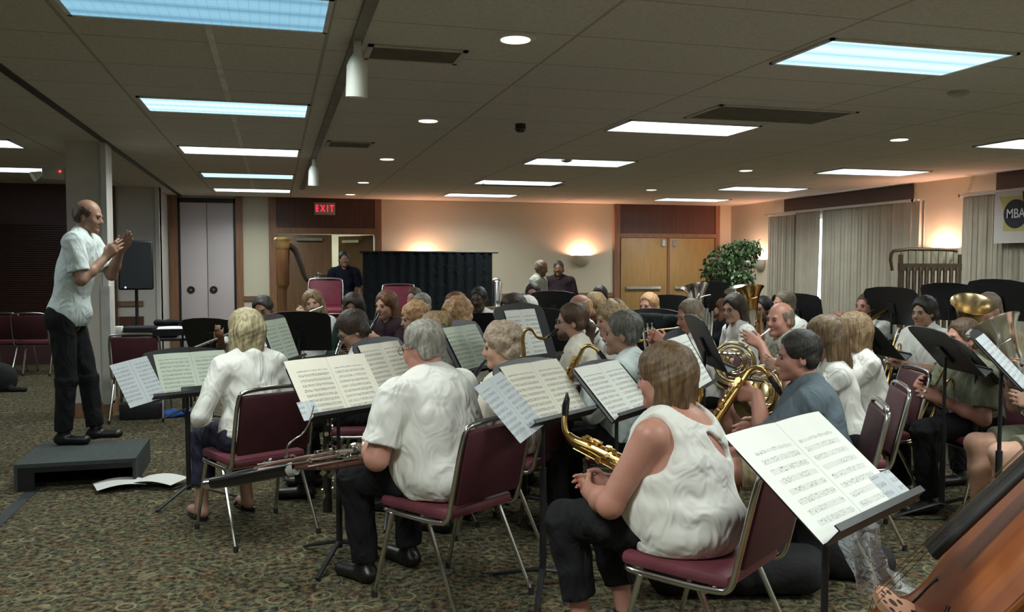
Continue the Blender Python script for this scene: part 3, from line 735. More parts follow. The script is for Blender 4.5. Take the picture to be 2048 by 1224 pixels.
# ---------------------------------------------------------------- ceiling fittings
def diff_mat(name, tint, e, stripes=True):
    m, t, b = nt(name)
    mp = coords(t); s = t.nodes.new('ShaderNodeSeparateXYZ'); t.links.new(mp, s.inputs[0])
    tube_ = ramp(t, mth(t, 'ABSOLUTE', mth(t, 'SINE', mth(t, 'MULTIPLY', s.outputs[1], 15.5))), [(0, (.5, .6, .66)), (.75, (.9, .97, 1)), (1, (1, 1, 1))])
    cell = mth(t, 'LESS_THAN', mth(t, 'FRACT', mth(t, 'MULTIPLY', s.outputs[0], 22)), .12); cell2 = mth(t, 'LESS_THAN', mth(t, 'FRACT', mth(t, 'MULTIPLY', s.outputs[1], 22)), .12)
    c = mixc(t, mth(t, 'MULTIPLY', mth(t, 'MAXIMUM', cell, cell2), .3), tube_, (.3, .45, .5))
    mm = t.nodes.new('ShaderNodeMix'); mm.data_type = 'RGBA'; mm.blend_type = 'MULTIPLY'; mm.inputs[0].default_value = 1; t.links.new(c, mm.inputs[6]); mm.inputs[7].default_value = (*tint, 1)
    t.links.new(mm.outputs[2], b.inputs['Emission Color']); b.inputs['Emission Strength'].default_value = e; b.inputs['Base Color'].default_value = (.2, .2, .2, 1)
    return m
DM = [diff_mat('prismatic_diffuser_dim', (.30, .60, .78), .5), diff_mat('prismatic_diffuser', (.58, .82, .95), .8), diff_mat('prismatic_diffuser_bright', (.85, .95, 1), 2.6)]
FRAME = mat('fixture_frame', (.6, .6, .56), .4)
fix = []
COLS = {'left': (-.93, .27), 'middle': (2.82, 4.04), 'right': (6.78, 8.1), 'far-left': (-3.8, -2.42)}
ROWS = [(-1.25, -.65), (1.35, 1.95), (3.95, 4.54), (6.6, 7.18), (9.22, 9.82), (11.82, 12.42), (14.22, 14.8)]
ordw = ['', '', 'nearest', 'second', 'third', 'fourth', 'farthest']
for cn, (xa, xb) in COLS.items():
    for r_, (ya, yb) in enumerate(ROWS):
        if cn == 'far-left' and r_ == 6: continue
        if cn == 'far-left' and r_ in (0, 1): continue
        vis = r_ >= 2
        lb = '%s recessed fluorescent ceiling light in the %s row, counted from the camera' % (ordw[r_], cn) if vis else 'recessed fluorescent ceiling light above and behind the camera, %s row' % cn + (', rearmost' if r_ == 0 else '')
        o = empty('ceiling_light', ((xa + xb) / 2, (ya + yb) / 2, CEIL), 0, lb, 'ceiling light', 'fluorescent ceiling lights')
        hx, hy = (xb - xa) / 2, (yb - ya) / 2
        f_ = MB(); t_ = .022
        for lo, hi in (((-hx, -hy, -.012), (hx, -hy + t_, -.001)), ((-hx, hy - t_, -.012), (hx, hy, -.001)), ((-hx, -hy, -.012), (-hx + t_, hy, -.001)), ((hx - t_, -hy, -.012), (hx, hy, -.001))): f_.box(lo, hi)
        f_.obj('frame', FRAME, o, smooth=False)
        di = 0 if (cn == 'left' and r_ <= 2) else (1 if (cn, r_) in (('left', 3), ('middle', 2), ('left', 5)) else 2)
        MB().box((-hx + t_, -hy + t_, -.008), (hx - t_, hy - t_, -.002)).obj('diffuser', DM[di], o, smooth=False)
        area_lamp('fixture_lamp', (0, 0, -.02), 2 * hx - .06, 2 * hy - .06, CEIL_W * (.35 if cn == 'far-left' else (2.1 if r_ == 1 else 1)), (.93, 1, .93), 150, parent=o)
for i, (x, y) in enumerate([(1.23, 4.4), (1.23, 7.07), (1.23, 9.77), (1.25, 12.66), (1.25, 14.9), (5.72, 6.95), (5.75, 9.76), (5.8, 12.7), (5.72, 4.4)]):
    side = 'left of the middle light row' if x < 3 else 'between the middle and right light rows'
    o = empty('downlight', (x, y, CEIL), 0, 'round recessed downlight %s, %s from the camera' % (side, ['nearest', 'second', 'third', 'fourth', 'fifth', 'second', 'third', 'fourth', 'nearest'][i]), 'ceiling light', 'round recessed downlights')
    MB().tube([(0, 0, -.001), (0, 0, -.010)], [.11, .095], 24).obj('trim_ring', WHITEP, o)
    MB().tube([(0, 0, -.010), (0, 0, -.013)], .078, 20).obj('lamp_face', mat('warm_lamp_face', (1, .82, .62), .4, 0, .02, emit=1.5), o)
# track with hanging white cylinder speakers
boxobj('trim_13', (.40, -2, CEIL - .02), (.46, 14, CEIL), mat('ceiling_track', (.2, .18, .15), .6))['kind'] = 'structure'
def pendant(x, y, s, label):
    o = empty('hanging_spotlight', (x, y, CEIL - .02), 0, label, 'spotlight', 'white cylinder spotlights hung from the ceiling track')
    MB().box((-.018, -.03, -.09 * s), (.018, .03, 0), bev=.004).obj('mount', WHITEP, o)
    MB().tube([(0, 0, -.07 * s), (0, .005, -.105 * s), (0, .012, -.14 * s), (-.002, .03, -.32 * s), (-.002, .03, -.318 * s)], [.024 * s, .048 * s, .062 * s, .066 * s, .055 * s], 28).obj('lamp_body', mat('white_enamel', (.74, .76, .7), .4, 0, .03), o)
pendant(.43, 4.62, .88, 'white cylindrical spotlight hanging from the ceiling track, the big near one')
pendant(.43, 9.9, .9, 'white cylindrical spotlight on the ceiling track, the small distant one')
def vent(x0, y0, x1, y1, label, slot=False):
    o = empty('ceiling_vent', ((x0 + x1) / 2, (y0 + y1) / 2, CEIL), 0, label, 'ceiling vent'); hx, hy = (x1 - x0) / 2, (y1 - y0) / 2
    f_ = MB()
    for lo, hi in (((-hx, -hy, -.01), (hx, -hy + .03, -.001)), ((-hx, hy - .03, -.01), (hx, hy, -.001)), ((-hx, -hy, -.01), (-hx + .03, hy, -.001)), ((hx - .03, -hy, -.01), (hx, hy, -.001))): f_.box(lo, hi)
    f_.obj('frame', mat('vent_frame', (.5, .47, .4), .5), o, smooth=False)
    g_ = MB()
    g_.box((-hx + .03, -hy + .03, -.003), (hx - .03, hy - .03, -.001))
    g_.obj('grille', mat('vent_dark', (.13, .12, .09), .7), o, smooth=False)
    s_ = MB()
    for y in np.arange(-hy + .05, hy - .03, .03): s_.box((-hx + .03, y, -.008), (hx - .03, y + .008, -.003))
    s_.obj('louvre', mat('vent_louvre', (.2, .18, .14), .6), o, smooth=False)
vent(.5, 4.72, 1.05, 5.05, 'near ceiling vent beside the big hanging spotlight'); vent(.5, 8.5, .95, 8.9, 'small ceiling vent left of the second downlight')
vent(2.95, 12.3, 4.2, 12.7, 'long slot vent in the ceiling near the back of the middle row'); vent(3.2, 5.8, 4.4, 6.4, 'large ceiling return vent between the two nearest middle-row lights')
for (x, y, lb) in ((4.55, 4.95, 'smoke detector on the ceiling right of the nearest middle light'), (3.2, 9.3, 'smoke detector on the ceiling beside the third middle light')):
    MBo = MB().tube([(x, y, CEIL), (x, y, CEIL - .02), (x, y, CEIL - .035)], [.07, .068, .03], 20).obj('smoke_detector', mat('detector_plastic', (.45, .42, .35), .5)); tag(MBo, lb, 'smoke detector')
o = empty('security_camera', (2.02, 7.07, CEIL), 0, 'small black dome camera under the middle of the ceiling', 'camera')
MB().tube([(0, 0, 0), (0, 0, -.03)], .045, 16).obj('mount', BLACK, o); MB().ball((0, 0, -.04), (.05, .05, .035), 8).obj('dome', EBON, o)
o = empty('emergency_light', (-2.0, 9.15, 2.38), 0, 'small white emergency light with red indicator on the left side of the column', 'emergency light')
MB().box((-.13, -.02, -.07), (.065, .05, .05), bev=.01).obj('housing', mat('detector_plastic', (.45, .42, .35), .5), o)
MB().tube([(-.13, -.01, -.02), (-.2, -.05, -.06)], [.02, .05], 16).obj('lamp_head', WHITEP, o)
MB().ball((.03, -.025, .0), .008, 6).obj('indicator', mat('red_led', (1, .05, .04), .4, emit=3), o)
# sconces
def sconce(loc, nx, ny, label):
    """half-bowl uplight on a wall whose inward normal is (nx, ny)"""
    rz = math.atan2(-nx, ny) ; o = empty('wall_sconce', loc, rz, label, 'wall lamp', 'ceramic half-bowl wall sconces')
    v = []; f = []; n, m_ = 20, 10; Rr, Hh = .2, .2
    for sh in (0, 1):
        rr = Rr - .012 * sh
        for j in range(m_ + 1):
            a = (pi / 2) * j / m_
            for i in range(n + 1):
                b_ = pi * i / n
                v.append((rr * math.cos(b_) * math.cos(a) ** .8, .004 + rr * .8 * math.sin(b_) * math.cos(a) ** .8, -Hh * math.sin(a) + .012 * sh))
    k = n + 1; M_ = (m_ + 1) * k
    f = [(j * k + i, j * k + i + 1, (j + 1) * k + i + 1, (j + 1) * k + i) for j in range(m_) for i in range(n)]
    f += [tuple(q + M_ for q in reversed(g)) for g in f]; f += [(i, i + M_, i + 1 + M_, i + 1) for i in range(n)]
    MB().add(v, f).obj('bowl', mat('ceramic_bowl', (.55, .5, .4), .6), o)
    MB().ball((0, .09, -.115), .022, 8).obj('bulb', mat('warm_bulb', (1, .62, .4), .4, 0, .02, emit=30), o)
    l = bpy.data.lights.new('sconce_lamp', 'POINT'); l.energy = SCONCE_W; l.color = (1, .50, .35); l.shadow_soft_size = .04
    lo = bpy.data.objects.new('sconce_lamp', l); COL.objects.link(lo); lo.parent = o; lo.location = (0, .09, -.04)
p1 = on_y(1162, 512, BW); p2 = on_y(846, 507, BW); p3 = on_x(1522, 520, RW); p4 = on_x(1890, 500, RW)
sconce((p1[0], BW, p1[2]), 0, -1, 'glowing half-bowl wall sconce to the left of the oak double doors'); sconce((p2[0], BW, p2[2] - .1), 0, -1, 'glowing wall sconce half hidden behind the black draped screen')
sconce((RW, p3[1], p3[2]), -1, 0, 'glowing wall sconce in the corner beside the ficus tree'); sconce((RW, p4[1], p4[2]), -1, 0, 'glowing wall sconce above the rack of orchestral chimes')
# exit sign
p = on_y(649, 418, BW); o = empty('exit_sign', (p[0], BW - .05, p[2]), 0, 'lit red EXIT sign on the dark panel above the entry doors', 'exit sign')
MB().box((-.185, -.02, -.11), (.185, .03, .11), bev=.006).obj('housing', mat('exit_housing', (.42, .33, .28), .5), o)
def text(name, s, size, m, parent, loc, rot, depth=.003, sx=1):
    c = bpy.data.curves.new(name, 'FONT'); c.body = s; c.size = size; c.extrude = depth; c.align_x = 'CENTER'; c.align_y = 'CENTER'; c.offset = size * .006
    t_ = bpy.data.objects.new(name, c); COL.objects.link(t_); dg = bpy.context.evaluated_depsgraph_get()
    me = bpy.data.meshes.new_from_object(t_.evaluated_get(dg)); bpy.data.objects.remove(t_)
    me.materials.append(m); o_ = bpy.data.objects.new(name, me); link(o_, parent); o_.location = loc; o_.rotation_euler = rot; o_.scale = (sx, 1, 1); return o_
text('lettering', 'E X I T', .17, mat('exit_red', (1, .02, .06), .4, 0, .02, emit=1.3), o, (0, -.024, 0), (pi / 2, 0, 0), sx=.66)
# banner
p = on_x(1990, 384, RW - .2); by0 = p[1]; bz1 = p[2]; bz0 = on_x(1990, 487, RW - .2)[2]
o = empty('banner', (RW - .2, by0, bz0), -pi / 2, 'white banner with yellow state outline and round MBA emblem, hung on the curtain', 'banner')
BWID = .95; BH = bz1 - bz0      # local x runs along the wall towards the camera
MB().box((0, 0, 0), (BWID, .008, BH)).obj('fabric', mat('banner_fabric', (.52, .50, .47), .8, 0, .03), o, smooth=False)
YEL = mat('banner_yellow', (.45, .40, .14), .8, 0, .05); BKB = mat('banner_black', (.02, .02, .03), .8)
MB().prism([(.08, BH * .9), (.6, BH * .86), (.68, BH * .6), (.8, BH * .35), (.74, BH * .22), (.62, BH * .1), (.55, BH * .12), (.56, BH * .22), (.14, BH * .24), (.16, BH * .55)], -.003, -.0005, axis=1).obj('state_outline', YEL, o, smooth=False)
MB().prism([(.33 + .18 * math.cos(a), BH * .55 + .18 * math.sin(a)) for a in np.linspace(0, 2 * pi, 40)[:-1]], -.006, -.0035, axis=1).obj('disc', BKB, o, smooth=False)
MB().prism([(.46, BH * .6), (.49, BH * .6), (.49, BH * .85), (.64, BH * .72), (.62, BH * .83), (.43, BH * .97)], -.009, -.0065, axis=1).obj('music_note', BKB, o, smooth=False)
text('lettering', 'MBA', .165, mat('banner_white', (.7, .7, .72), .8), o, (.335, -.008, BH * .55), (pi / 2, 0, 0), .001, sx=.85)
# ---------------------------------------------------------------- furniture
CTUBE = mat('chair_chrome', (.62, .62, .6), .2, 1, .1)
def make_chair(seatm, backm):
    o = empty('stacking_chair')
    MB().box((-.215, -.20, .415), (.215, .22, .465), bev=.02).obj('seat', seatm, o)
    a = math.radians(13); R = np.array([[1, 0, 0], [0, math.cos(a), -math.sin(a)], [0, math.sin(a), math.cos(a)]])
    R = np.array([[1, 0, 0], [0, math.cos(a), -math.sin(a)], [0, math.sin(a), math.cos(a)]])
    MB().box((-.205, -.018, .06), (.205, .018, .395), bev=.016).obj('backrest', backm, o, loc=(0, -.215, .43), rot=(a, 0, 0))
    bk = lambda x, z: V(x, -.215 - math.sin(a) * (z - .43) / math.cos(a), z)
    fm = MB(); r = .0115
    fm.tube([V(-.2, .2, .405), V(-.222, .17, .405), V(-.222, -.17, .405), V(-.222, -.215, .43), bk(-.222, .52), bk(-.222, .80), bk(-.19, .845), bk(.19, .845), bk(.222, .80), bk(.222, .52), V(.222, -.215, .43), V(.222, -.17, .405), V(.222, .17, .405), V(.2, .2, .405)], r, 10, smooth=2)
    fm.tube([V(-.2, .2, .405), V(.2, .2, .405)], r, 8); fm.tube([V(-.222, -.12, .40), V(.222, -.12, .40)], r * .8, 8)
    fm.obj('frame', CTUBE, o)
    for sx in (-1, 1):
        for top, bot in ((V(sx * .222, .13, .4), V(sx * .238, .235, .012)), (V(sx * .222, -.10, .4), V(sx * .238, -.29, .012))):
            l = MB().tube([top, bot], [.0115, .0095], 8).obj('leg', CTUBE, o)
            MB().tube([bot + V(0, 0, .02), bot - V(0, 0, .012)], .0135, 8).obj('rubber_foot', RUBBER, l)
    return o
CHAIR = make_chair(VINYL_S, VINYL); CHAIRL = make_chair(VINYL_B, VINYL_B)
used = set()
def chair(x, y, ang, label, z=0, src=None, group='maroon chrome-framed stacking chairs', tilt=None):
    src = src or CHAIR
    if src.name not in used:
        used.add(src.name); src.location = (x, y, z); src.rotation_euler = (tilt[0] if tilt else 0, tilt[1] if tilt else 0, ang); tag(src, label, 'chair', group); return src
    return copy_tree(src, (x, y, z), ang, label, 'chair', group, tilt)
# music stand: local -y is the reader's side; desk pivots at its lower middle
def make_stand():
    o = empty('music_stand')
    pts = [(-.25, 0), (.25, 0), (.25, .29), (.225, .325), (.12, .345), (0, .35), (-.12, .345), (-.225, .325), (-.25, .29)]
    dk = MB().prism([(x, z) for x, z in pts], 0, .006, axis=1).obj('desk', BLACK, o, smooth=False)
    MB().box((-.25, -.055, -.004), (.25, .004, 0)).box((-.25, -.055, 0), (.25, -.051, .014)).obj('lip', BLACK, dk, smooth=False)
    MB().box((-.03, .006, .08), (.03, .022, .2), bev=.004).obj('bracket', BLACK, dk)
    MB().tube([(0, 0, 0), (0, 0, .5)], .016, 12).obj('lower_post', BLACK, o, loc=(0, .04, .07))
    MB().tube([(0, 0, 0), (0, 0, .6)], .0095, 10).obj('upper_post', BLACK, o, loc=(0, .04, .5))
    for k in range(3):
        a = pi / 2 + k * 2 * pi / 3; d_ = V(math.cos(a), math.sin(a), 0)
        MB().tube([V(0, .04, .10), V(0, .04, .085) + d_ * .06, V(0, .04, .035) + d_ * .22, V(0, .04, .012) + d_ * .29], [.016, .015, .013, .011], 8, flat=.7).obj('base_leg', BLACK, o)
    return o
STAND = make_stand(); stand_n = [0]
def stand(x, y, ang, zl, tilt, label, roll=0):
    """zl = height of the desk's lower edge, tilt = degrees back from upright"""
    if stand_n[0] == 0: s = STAND; s.location = (x, y, 0); s.rotation_euler = (0, 0, ang); tag(s, label, 'music stand', 'black music stands')
    else: s = copy_tree(STAND, (x, y, 0), ang, label, 'music stand', 'black music stands')
    stand_n[0] += 1
    for c in s.children:
        n = c.name.split('.')[0]
        if n == 'desk': c.location = (0, .0, zl); c.rotation_euler = (-math.radians(tilt), math.radians(roll), 0)
        dy = .13 * math.sin(math.radians(tilt)) - .025
        if n == 'upper_post': c.location = (0, .04 + dy, .5); c.scale = (1, 1, max(.02, (zl + .13 * math.cos(math.radians(tilt)) - .02 - .5) / .6))
        if n == 'lower_post': c.location = (0, .04 + dy, .07)
        if n == 'base_leg': c.location = (0, dy, 0)
    return s
def music_mat(name, col, heavy=.5, seed=0, nst=10):
    m, t, b = nt(name)
    c = t.nodes.new('ShaderNodeTexCoord'); s = t.nodes.new('ShaderNodeSeparateXYZ'); t.links.new(c.outputs['Object'], s.inputs[0])
    X, Z = s.outputs[0], s.outputs[2]
    page = mth(t, 'ABSOLUTE', mth(t, 'SUBTRACT', mth(t, 'ABSOLUTE', X), .113))
    inside = mth(t, 'MULTIPLY', mth(t, 'LESS_THAN', page, .093), mth(t, 'MULTIPLY', mth(t, 'GREATER_THAN', Z, .022), mth(t, 'LESS_THAN', Z, .265)))
    f = mth(t, 'FRACT', mth(t, 'MULTIPLY', Z, nst / .28))
    st = mth(t, 'MULTIPLY', mth(t, 'GREATER_THAN', f, .2), mth(t, 'LESS_THAN', f, .72))
    ln = mth(t, 'LESS_THAN', mth(t, 'FRACT', mth(t, 'MULTIPLY', f, 9.6)), .3)
    mp = t.nodes.new('ShaderNodeMapping'); mp.inputs['Location'].default_value = (seed, 0, seed * 2); mp.inputs['Scale'].default_value = (1, 0.01, .75); t.links.new(c.outputs['Object'], mp.inputs[0])
    n = noise(t, mp.outputs[0], 230, 2, .6)
    nt_ = mth(t, 'GREATER_THAN', n, .60 - .08 * heavy)
    big = mth(t, 'GREATER_THAN', noise(t, mp.outputs[0], 28, 1), .5 - .25 * heavy)
    notes = mth(t, 'MULTIPLY', nt_, big)
    ink = mth(t, 'MULTIPLY', mth(t, 'MULTIPLY', inside, st), mth(t, 'MAXIMUM', mth(t, 'MULTIPLY', ln, .55), notes))
    fold = mth(t, 'LESS_THAN', mth(t, 'ABSOLUTE', X), .0018)
    paper = ramp(t, noise(t, c.outputs['Object'], 6, 2), [(.3, tuple(q * .95 for q in col)), (.7, col)])
    cc = mixc(t, mth(t, 'MULTIPLY', ink, .85), paper, (.03, .03, .035))
    t.links.new(mixc(t, mth(t, 'MULTIPLY', fold, .35), cc, (.2, .19, .16)), b.inputs['Base Color']); b.inputs['Roughness'].default_value = .8
    return m
MUS = {'cream': music_mat('printed_music_cream', (.80, .76, .66), .6), 'white': music_mat('printed_music_white', (.84, .84, .80), .5, 3), 'green': music_mat('printed_music_pale_green', (.62, .68, .58), .5, 5), 'light': music_mat('printed_music_light', (.9, .9, .87), .12, 9, 9), 'blue': music_mat('printed_music_bluish', (.58, .62, .66), .3, 2)}
def sheet_mesh(w_, h_, curl=.006, double=True):
    n = 14; v = []; 
    for j in (0, 1):
        for i in range(n + 1):
            x = -w_ / 2 + w_ * i / n; u = abs(x) / (w_ / 2)
            y = -curl * math.sin(pi * u) if double else -curl * math.sin(pi * i / n)
            v.append((x, y, j * h_))
    v = np.array(v); k = n + 1
    f = [(i, i + 1, k + i + 1, k + i) for i in range(n)]
    v2 = v + V(0, -.0015, 0); f2 = [tuple(q + 2 * k for q in reversed(g)) for g in f]
    rim = [(i, i + 2 * k, i + 1 + 2 * k, i + 1) for i in range(n)] + [(k + i, k + i + 1, k + i + 1 + 2 * k, k + i + 2 * k) for i in range(n)]
    return MB().add(np.concatenate([v, v2]), f + f2 + rim + [(0, k, 3 * k, 2 * k), (k - 1, 3 * k - 1, 4 * k - 1, 2 * k - 1)])
def sheet(st, label, m='cream', w_=.455, h_=.305, dx=0, dz=0, roll=0, off=.004, double=True, yaw=0):
    """sheet music resting against the desk of stand st"""
    d_ = [c for c in st.children if c.name.startswith('desk')][0]
    o = sheet_mesh(w_, h_, .005 if double else .003, double).obj('sheet_music', MUS[m])
    Ml = Matrix.Translation(st.location) @ Matrix.Rotation(st.rotation_euler.z, 4, 'Z') @ Matrix.Translation(d_.location) @ d_.rotation_euler.to_matrix().to_4x4()
    o.matrix_world = Ml @ Matrix.Translation((dx, -off, dz + .001)) @ Matrix.Rotation(math.radians(roll), 4, 'Y') @ Matrix.Rotation(math.radians(yaw), 4, 'Z')
    return tag(o, label, 'sheet music', 'sheet music on the stands')

# ---------------------------------------------------------------- instruments (built in the player's own frame)
def place(o, p): o.matrix_world = PEOPLE[p]['M'] @ o.matrix_world if p else o.matrix_world; return o
def inst(name, p, origin, label, cat='instrument', group=None):
    o = empty(name, origin, 0, label, cat, group)
    if p: o.matrix_world = PEOPLE[p]['M'] @ Matrix.Translation(tuple(map(float, origin)))
    return o
def keys(b, A, B, off, n, r=.006, seed=1, side=1):
    """scatter of little cups, rods and posts along a tube from A to B"""
    q = np.random.RandomState(seed); A, B = np.array(A, float), np.array(B, float); T = unit(B - A); s = unit(np.cross(T, (0, 0, 1.)) if abs(T[2]) < .95 else (1., 0, 0)); u = np.cross(s, T)
    for i in range(n):
        c = A + (B - A) * (i + .5) / n; a = q.uniform(-1.1, 1.1) * side; d_ = s * math.cos(a) + u * math.sin(a)
        b.tube([c + d_ * off, c + d_ * (off + r * 1.2)], [r * q.uniform(.8, 1.5)] * 2, 8)
        if i % 2: b.tube([c + d_ * (off + r), c + d_ * (off + r) + T * .035], r * .3, 5)
    for a in (-.5, .55):
        d_ = s * math.cos(a) + u * math.sin(a); b.tube([A + d_ * (off + r * .6), B + d_ * (off + r * .6)], r * .3, 5)
def flute(p, label):
    h = PEOPLE[p]; m = h['mouth'] + V(0, .012, 0); R = h['R']; X = R @ V(1, .18, -.16); A = m - X * .1; B = m + X * .56
    o = inst('flute', p, m, label, 'flute'); t = lambda *q: [x - m for x in q]
    MB().tube(t(A, B), .0105, 12).obj('tube', STEEL, o); b = MB(); keys(b, *t(m + X * .15, m + X * .53), .010, 12, .007, 3); b.obj('keywork', STEEL, o)
    MB().tube(t(m - X * .02, m + X * .02), .0135, 10).obj('lip_plate', STEEL, o)
def clarinet(p, label, L=.60, mt=None, dirv=(0, .62, -.78), name='clarinet', A=None):
    m = PEOPLE[p]['mouth'] if A is None and p else (V(*A) if A is not None else None); D = unit(dirv)
    o = inst(name, p, m, label, 'clarinet'); z = V(0, 0, 0)
    MB().tube([z, D * .09, D * .10], [.006, .013, .015], 12).obj('mouthpiece', EBON, o)
    MB().tube([D * .10, D * (L - .1), D * (L - .06), D * L], [.0145, .0145, .02, .034], 14).obj('body', EBON, o)
    b = MB(); keys(b, D * .14, D * (L - .12), .014, 16, .007, 5); b.obj('keywork', STEEL, o)
def sax(origin, M, label, p=None, s=1.0, matl=None):
    """M maps sax space (body along -z from the neck socket, bell opening up at +x) into the world"""
    matl = matl or BRASS
    o = empty('saxophone', (0, 0, 0), 0, label, 'saxophone', 'brass saxophones'); o.matrix_world = M
    body = [V(0, 0, 0), V(0, 0, -.2), V(0, 0, -.42), V(.01, 0, -.5), V(.045, 0, -.545), V(.085, 0, -.545), V(.118, 0, -.5), V(.13, 0, -.40), V(.145, 0, -.30), V(.175, 0, -.235), V(.195, 0, -.215)]
    MB().tube([q * s for q in body], [x * s for x in (.012, .019, .026, .03, .033, .035, .038, .045, .056, .075, .085)], 18, smooth=1, cap=False).obj('body', matl, o)
    MB().tube([q * s for q in (V(0, 0, .0), V(0, 0, .03), V(-.015, 0, .055), V(-.05, 0, .065), V(-.105, 0, .045))], [x * s for x in (.0125, .012, .011, .0105, .008)], 12, smooth=2).obj('neck', matl, o)
    MB().tube([V(-.09, 0, .052) * s, V(-.16, 0, .018) * s, V(-.185, 0, .004) * s], [.013 * s, .0135 * s, .005 * s], 12).obj('mouthpiece', EBON, o)
    b = MB(); keys(b, V(0, 0, -.03) * s, V(.0, 0, -.46) * s, .021 * s, 18, .011 * s, 8); keys(b, V(.13, -.0, -.45) * s, V(.15, -.0, -.28) * s, .045 * s, 4, .016 * s, 2)
    for k in range(7): b.tube([V(.0, -.028, -.1 - .045 * k) * s, V(.0, -.036, -.1 - .045 * k) * s], .013 * s, 12)
    b.obj('keywork', mat('key_brass', (.85, .62, .28), .25, 1, .1), o); return o
def horn(p, c, label, R=None, s=1.0, mouth=True):
    """french horn: coils in the x-z plane around c, bell to the player's right rear"""
    o = inst('french_horn', p, c, label, 'french horn', 'french horns'); z = V(0, 0, 0); HM = mat('horn_brass', (.78, .62, .34), .2, 1, .1)
    Rm = rot(*(R or (0, 0, 0)))
    def ring(rx, n0, a0, a1, y, r): return [Rm @ V(rx * math.cos(a), y, rx * .92 * math.sin(a)) * s for a in np.linspace(a0, a1, n0)]
    b = MB(); b.tube(ring(.145, 40, -2.2, 3.6, 0, 0), [.009 + .006 * i / 40 for i in range(40)], 10); b.obj('main_coil', HM, o)
    b = MB()
    for k, (rx, y) in enumerate(((.115, .02), (.09, -.02), (.07, .02), (.05, -.02))): b.tube(ring(rx, 28, -.5 + k, 5 + k, y, 0), .0062, 8)
    b.obj('inner_tubing', HM, o)
    bl = [Rm @ q * s for q in (V(-.14, 0, -.03), V(-.11, 0, -.12), V(-.02, -.03, -.175), V(.08, -.07, -.17), V(.16, -.12, -.14), V(.20, -.16, -.12), V(.225, -.18, -.11))]
    MB().tube(bl, [.015, .019, .026, .037, .06, .10, .15], 24, smooth=1, cap=False).obj('bell', HM, o)
    v = MB()
    for k in range(4): c_ = Rm @ V(-.02 + .036 * k, .0, .06) * s; v.tube([c_ + V(0, .03, 0), c_ - V(0, .03, 0)], .017, 12)
    v.obj('valves', STEEL, o)
    if mouth:
        m = PEOPLE[p]['mouth'] - c; st_ = Rm @ V(-.09, .03, .115) * s
        MB().tube([m, m + (st_ - m) * .12, m + (st_ - m) * .2, st_], [.011, .006, .0048, .0062], 10).obj('mouthpipe', STEEL, o)
def trumpet(p, label, pos=None, D=(0, 1, -.12), s=1.0, name='trumpet', slide=False, mt=None, cat=None):
    m = PEOPLE[p]['mouth'] if pos is None else V(*pos); D = unit(D); U_ = unit(V(0, 0, 1) - D * D[2]); mt = mt or BRASS
    o = inst(name, p, m, label, cat or name, None)
    MB().tube([V(0, 0, 0), D * .02, D * .05, D * .09], [.012, .008, .005, .006], 10).obj('mouthpiece', STEEL, o)
    L = .48 * s
    loop = [D * .08, D * L * .85, D * L * .93 - U_ * .012, D * L * .94 - U_ * .045, D * L * .88 - U_ * .06, D * .14 * s - U_ * .06, D * .09 * s - U_ * .075, D * .09 * s - U_ * .11, D * .14 * s - U_ * .125]
    MB().tube(loop, .0065, 10, smooth=2).obj('tubing', mt, o)
    MB().tube([D * .13 * s - U_ * .125 * .55, D * .3 * s - U_ * .0688, D * .42 * s - U_ * .0688, D * .48 * s - U_ * .0688, D * .515 * s - U_ * .0688, D * .525 * s - U_ * .0688], [.007, .010, .016, .027, .048, .06], 20, cap=False).obj('bell', mt, o)
    v = MB()
    for k in range(3): a = D * (.2 + .033 * k) * s; v.tube([a + U_ * .03, a - U_ * .12], .0115, 12); v.tube([a + U_ * .03, a + U_ * .055], .004, 8); v.tube([a + U_ * .055, a + U_ * .06], .009, 10)
    v.obj('valves', STEEL, o)
    return o
def trombone(p, pos, D, label):
    D = unit(D); m = V(*pos); U_ = unit(V(0, 0, 1) - D * D[2]); S_ = np.cross(D, U_)
    o = inst('trombone', p, m, label, 'trombone')
    MB().tube([V(0, 0, 0), D * .62, D * .66 - S_ * .02, D * .66 - S_ * .07, D * .62 - S_ * .09, D * 0 - S_ * .09], .0075, 10, smooth=1).obj('slide', STEEL, o)
    MB().tube([D * 0 - S_ * .09, -D * .25 - S_ * .09, -D * .31 - S_ * .13, -D * .31 - S_ * .19, -D * .25 - S_ * .22, D * .1 - S_ * .22, D * .25 - S_ * .22, D * .31 - S_ * .22, D * .34 - S_ * .22], [.008, .009, .01, .01, .011, .018, .035, .07, .105], 20, smooth=1, cap=False).obj('bell', BRASS, o)
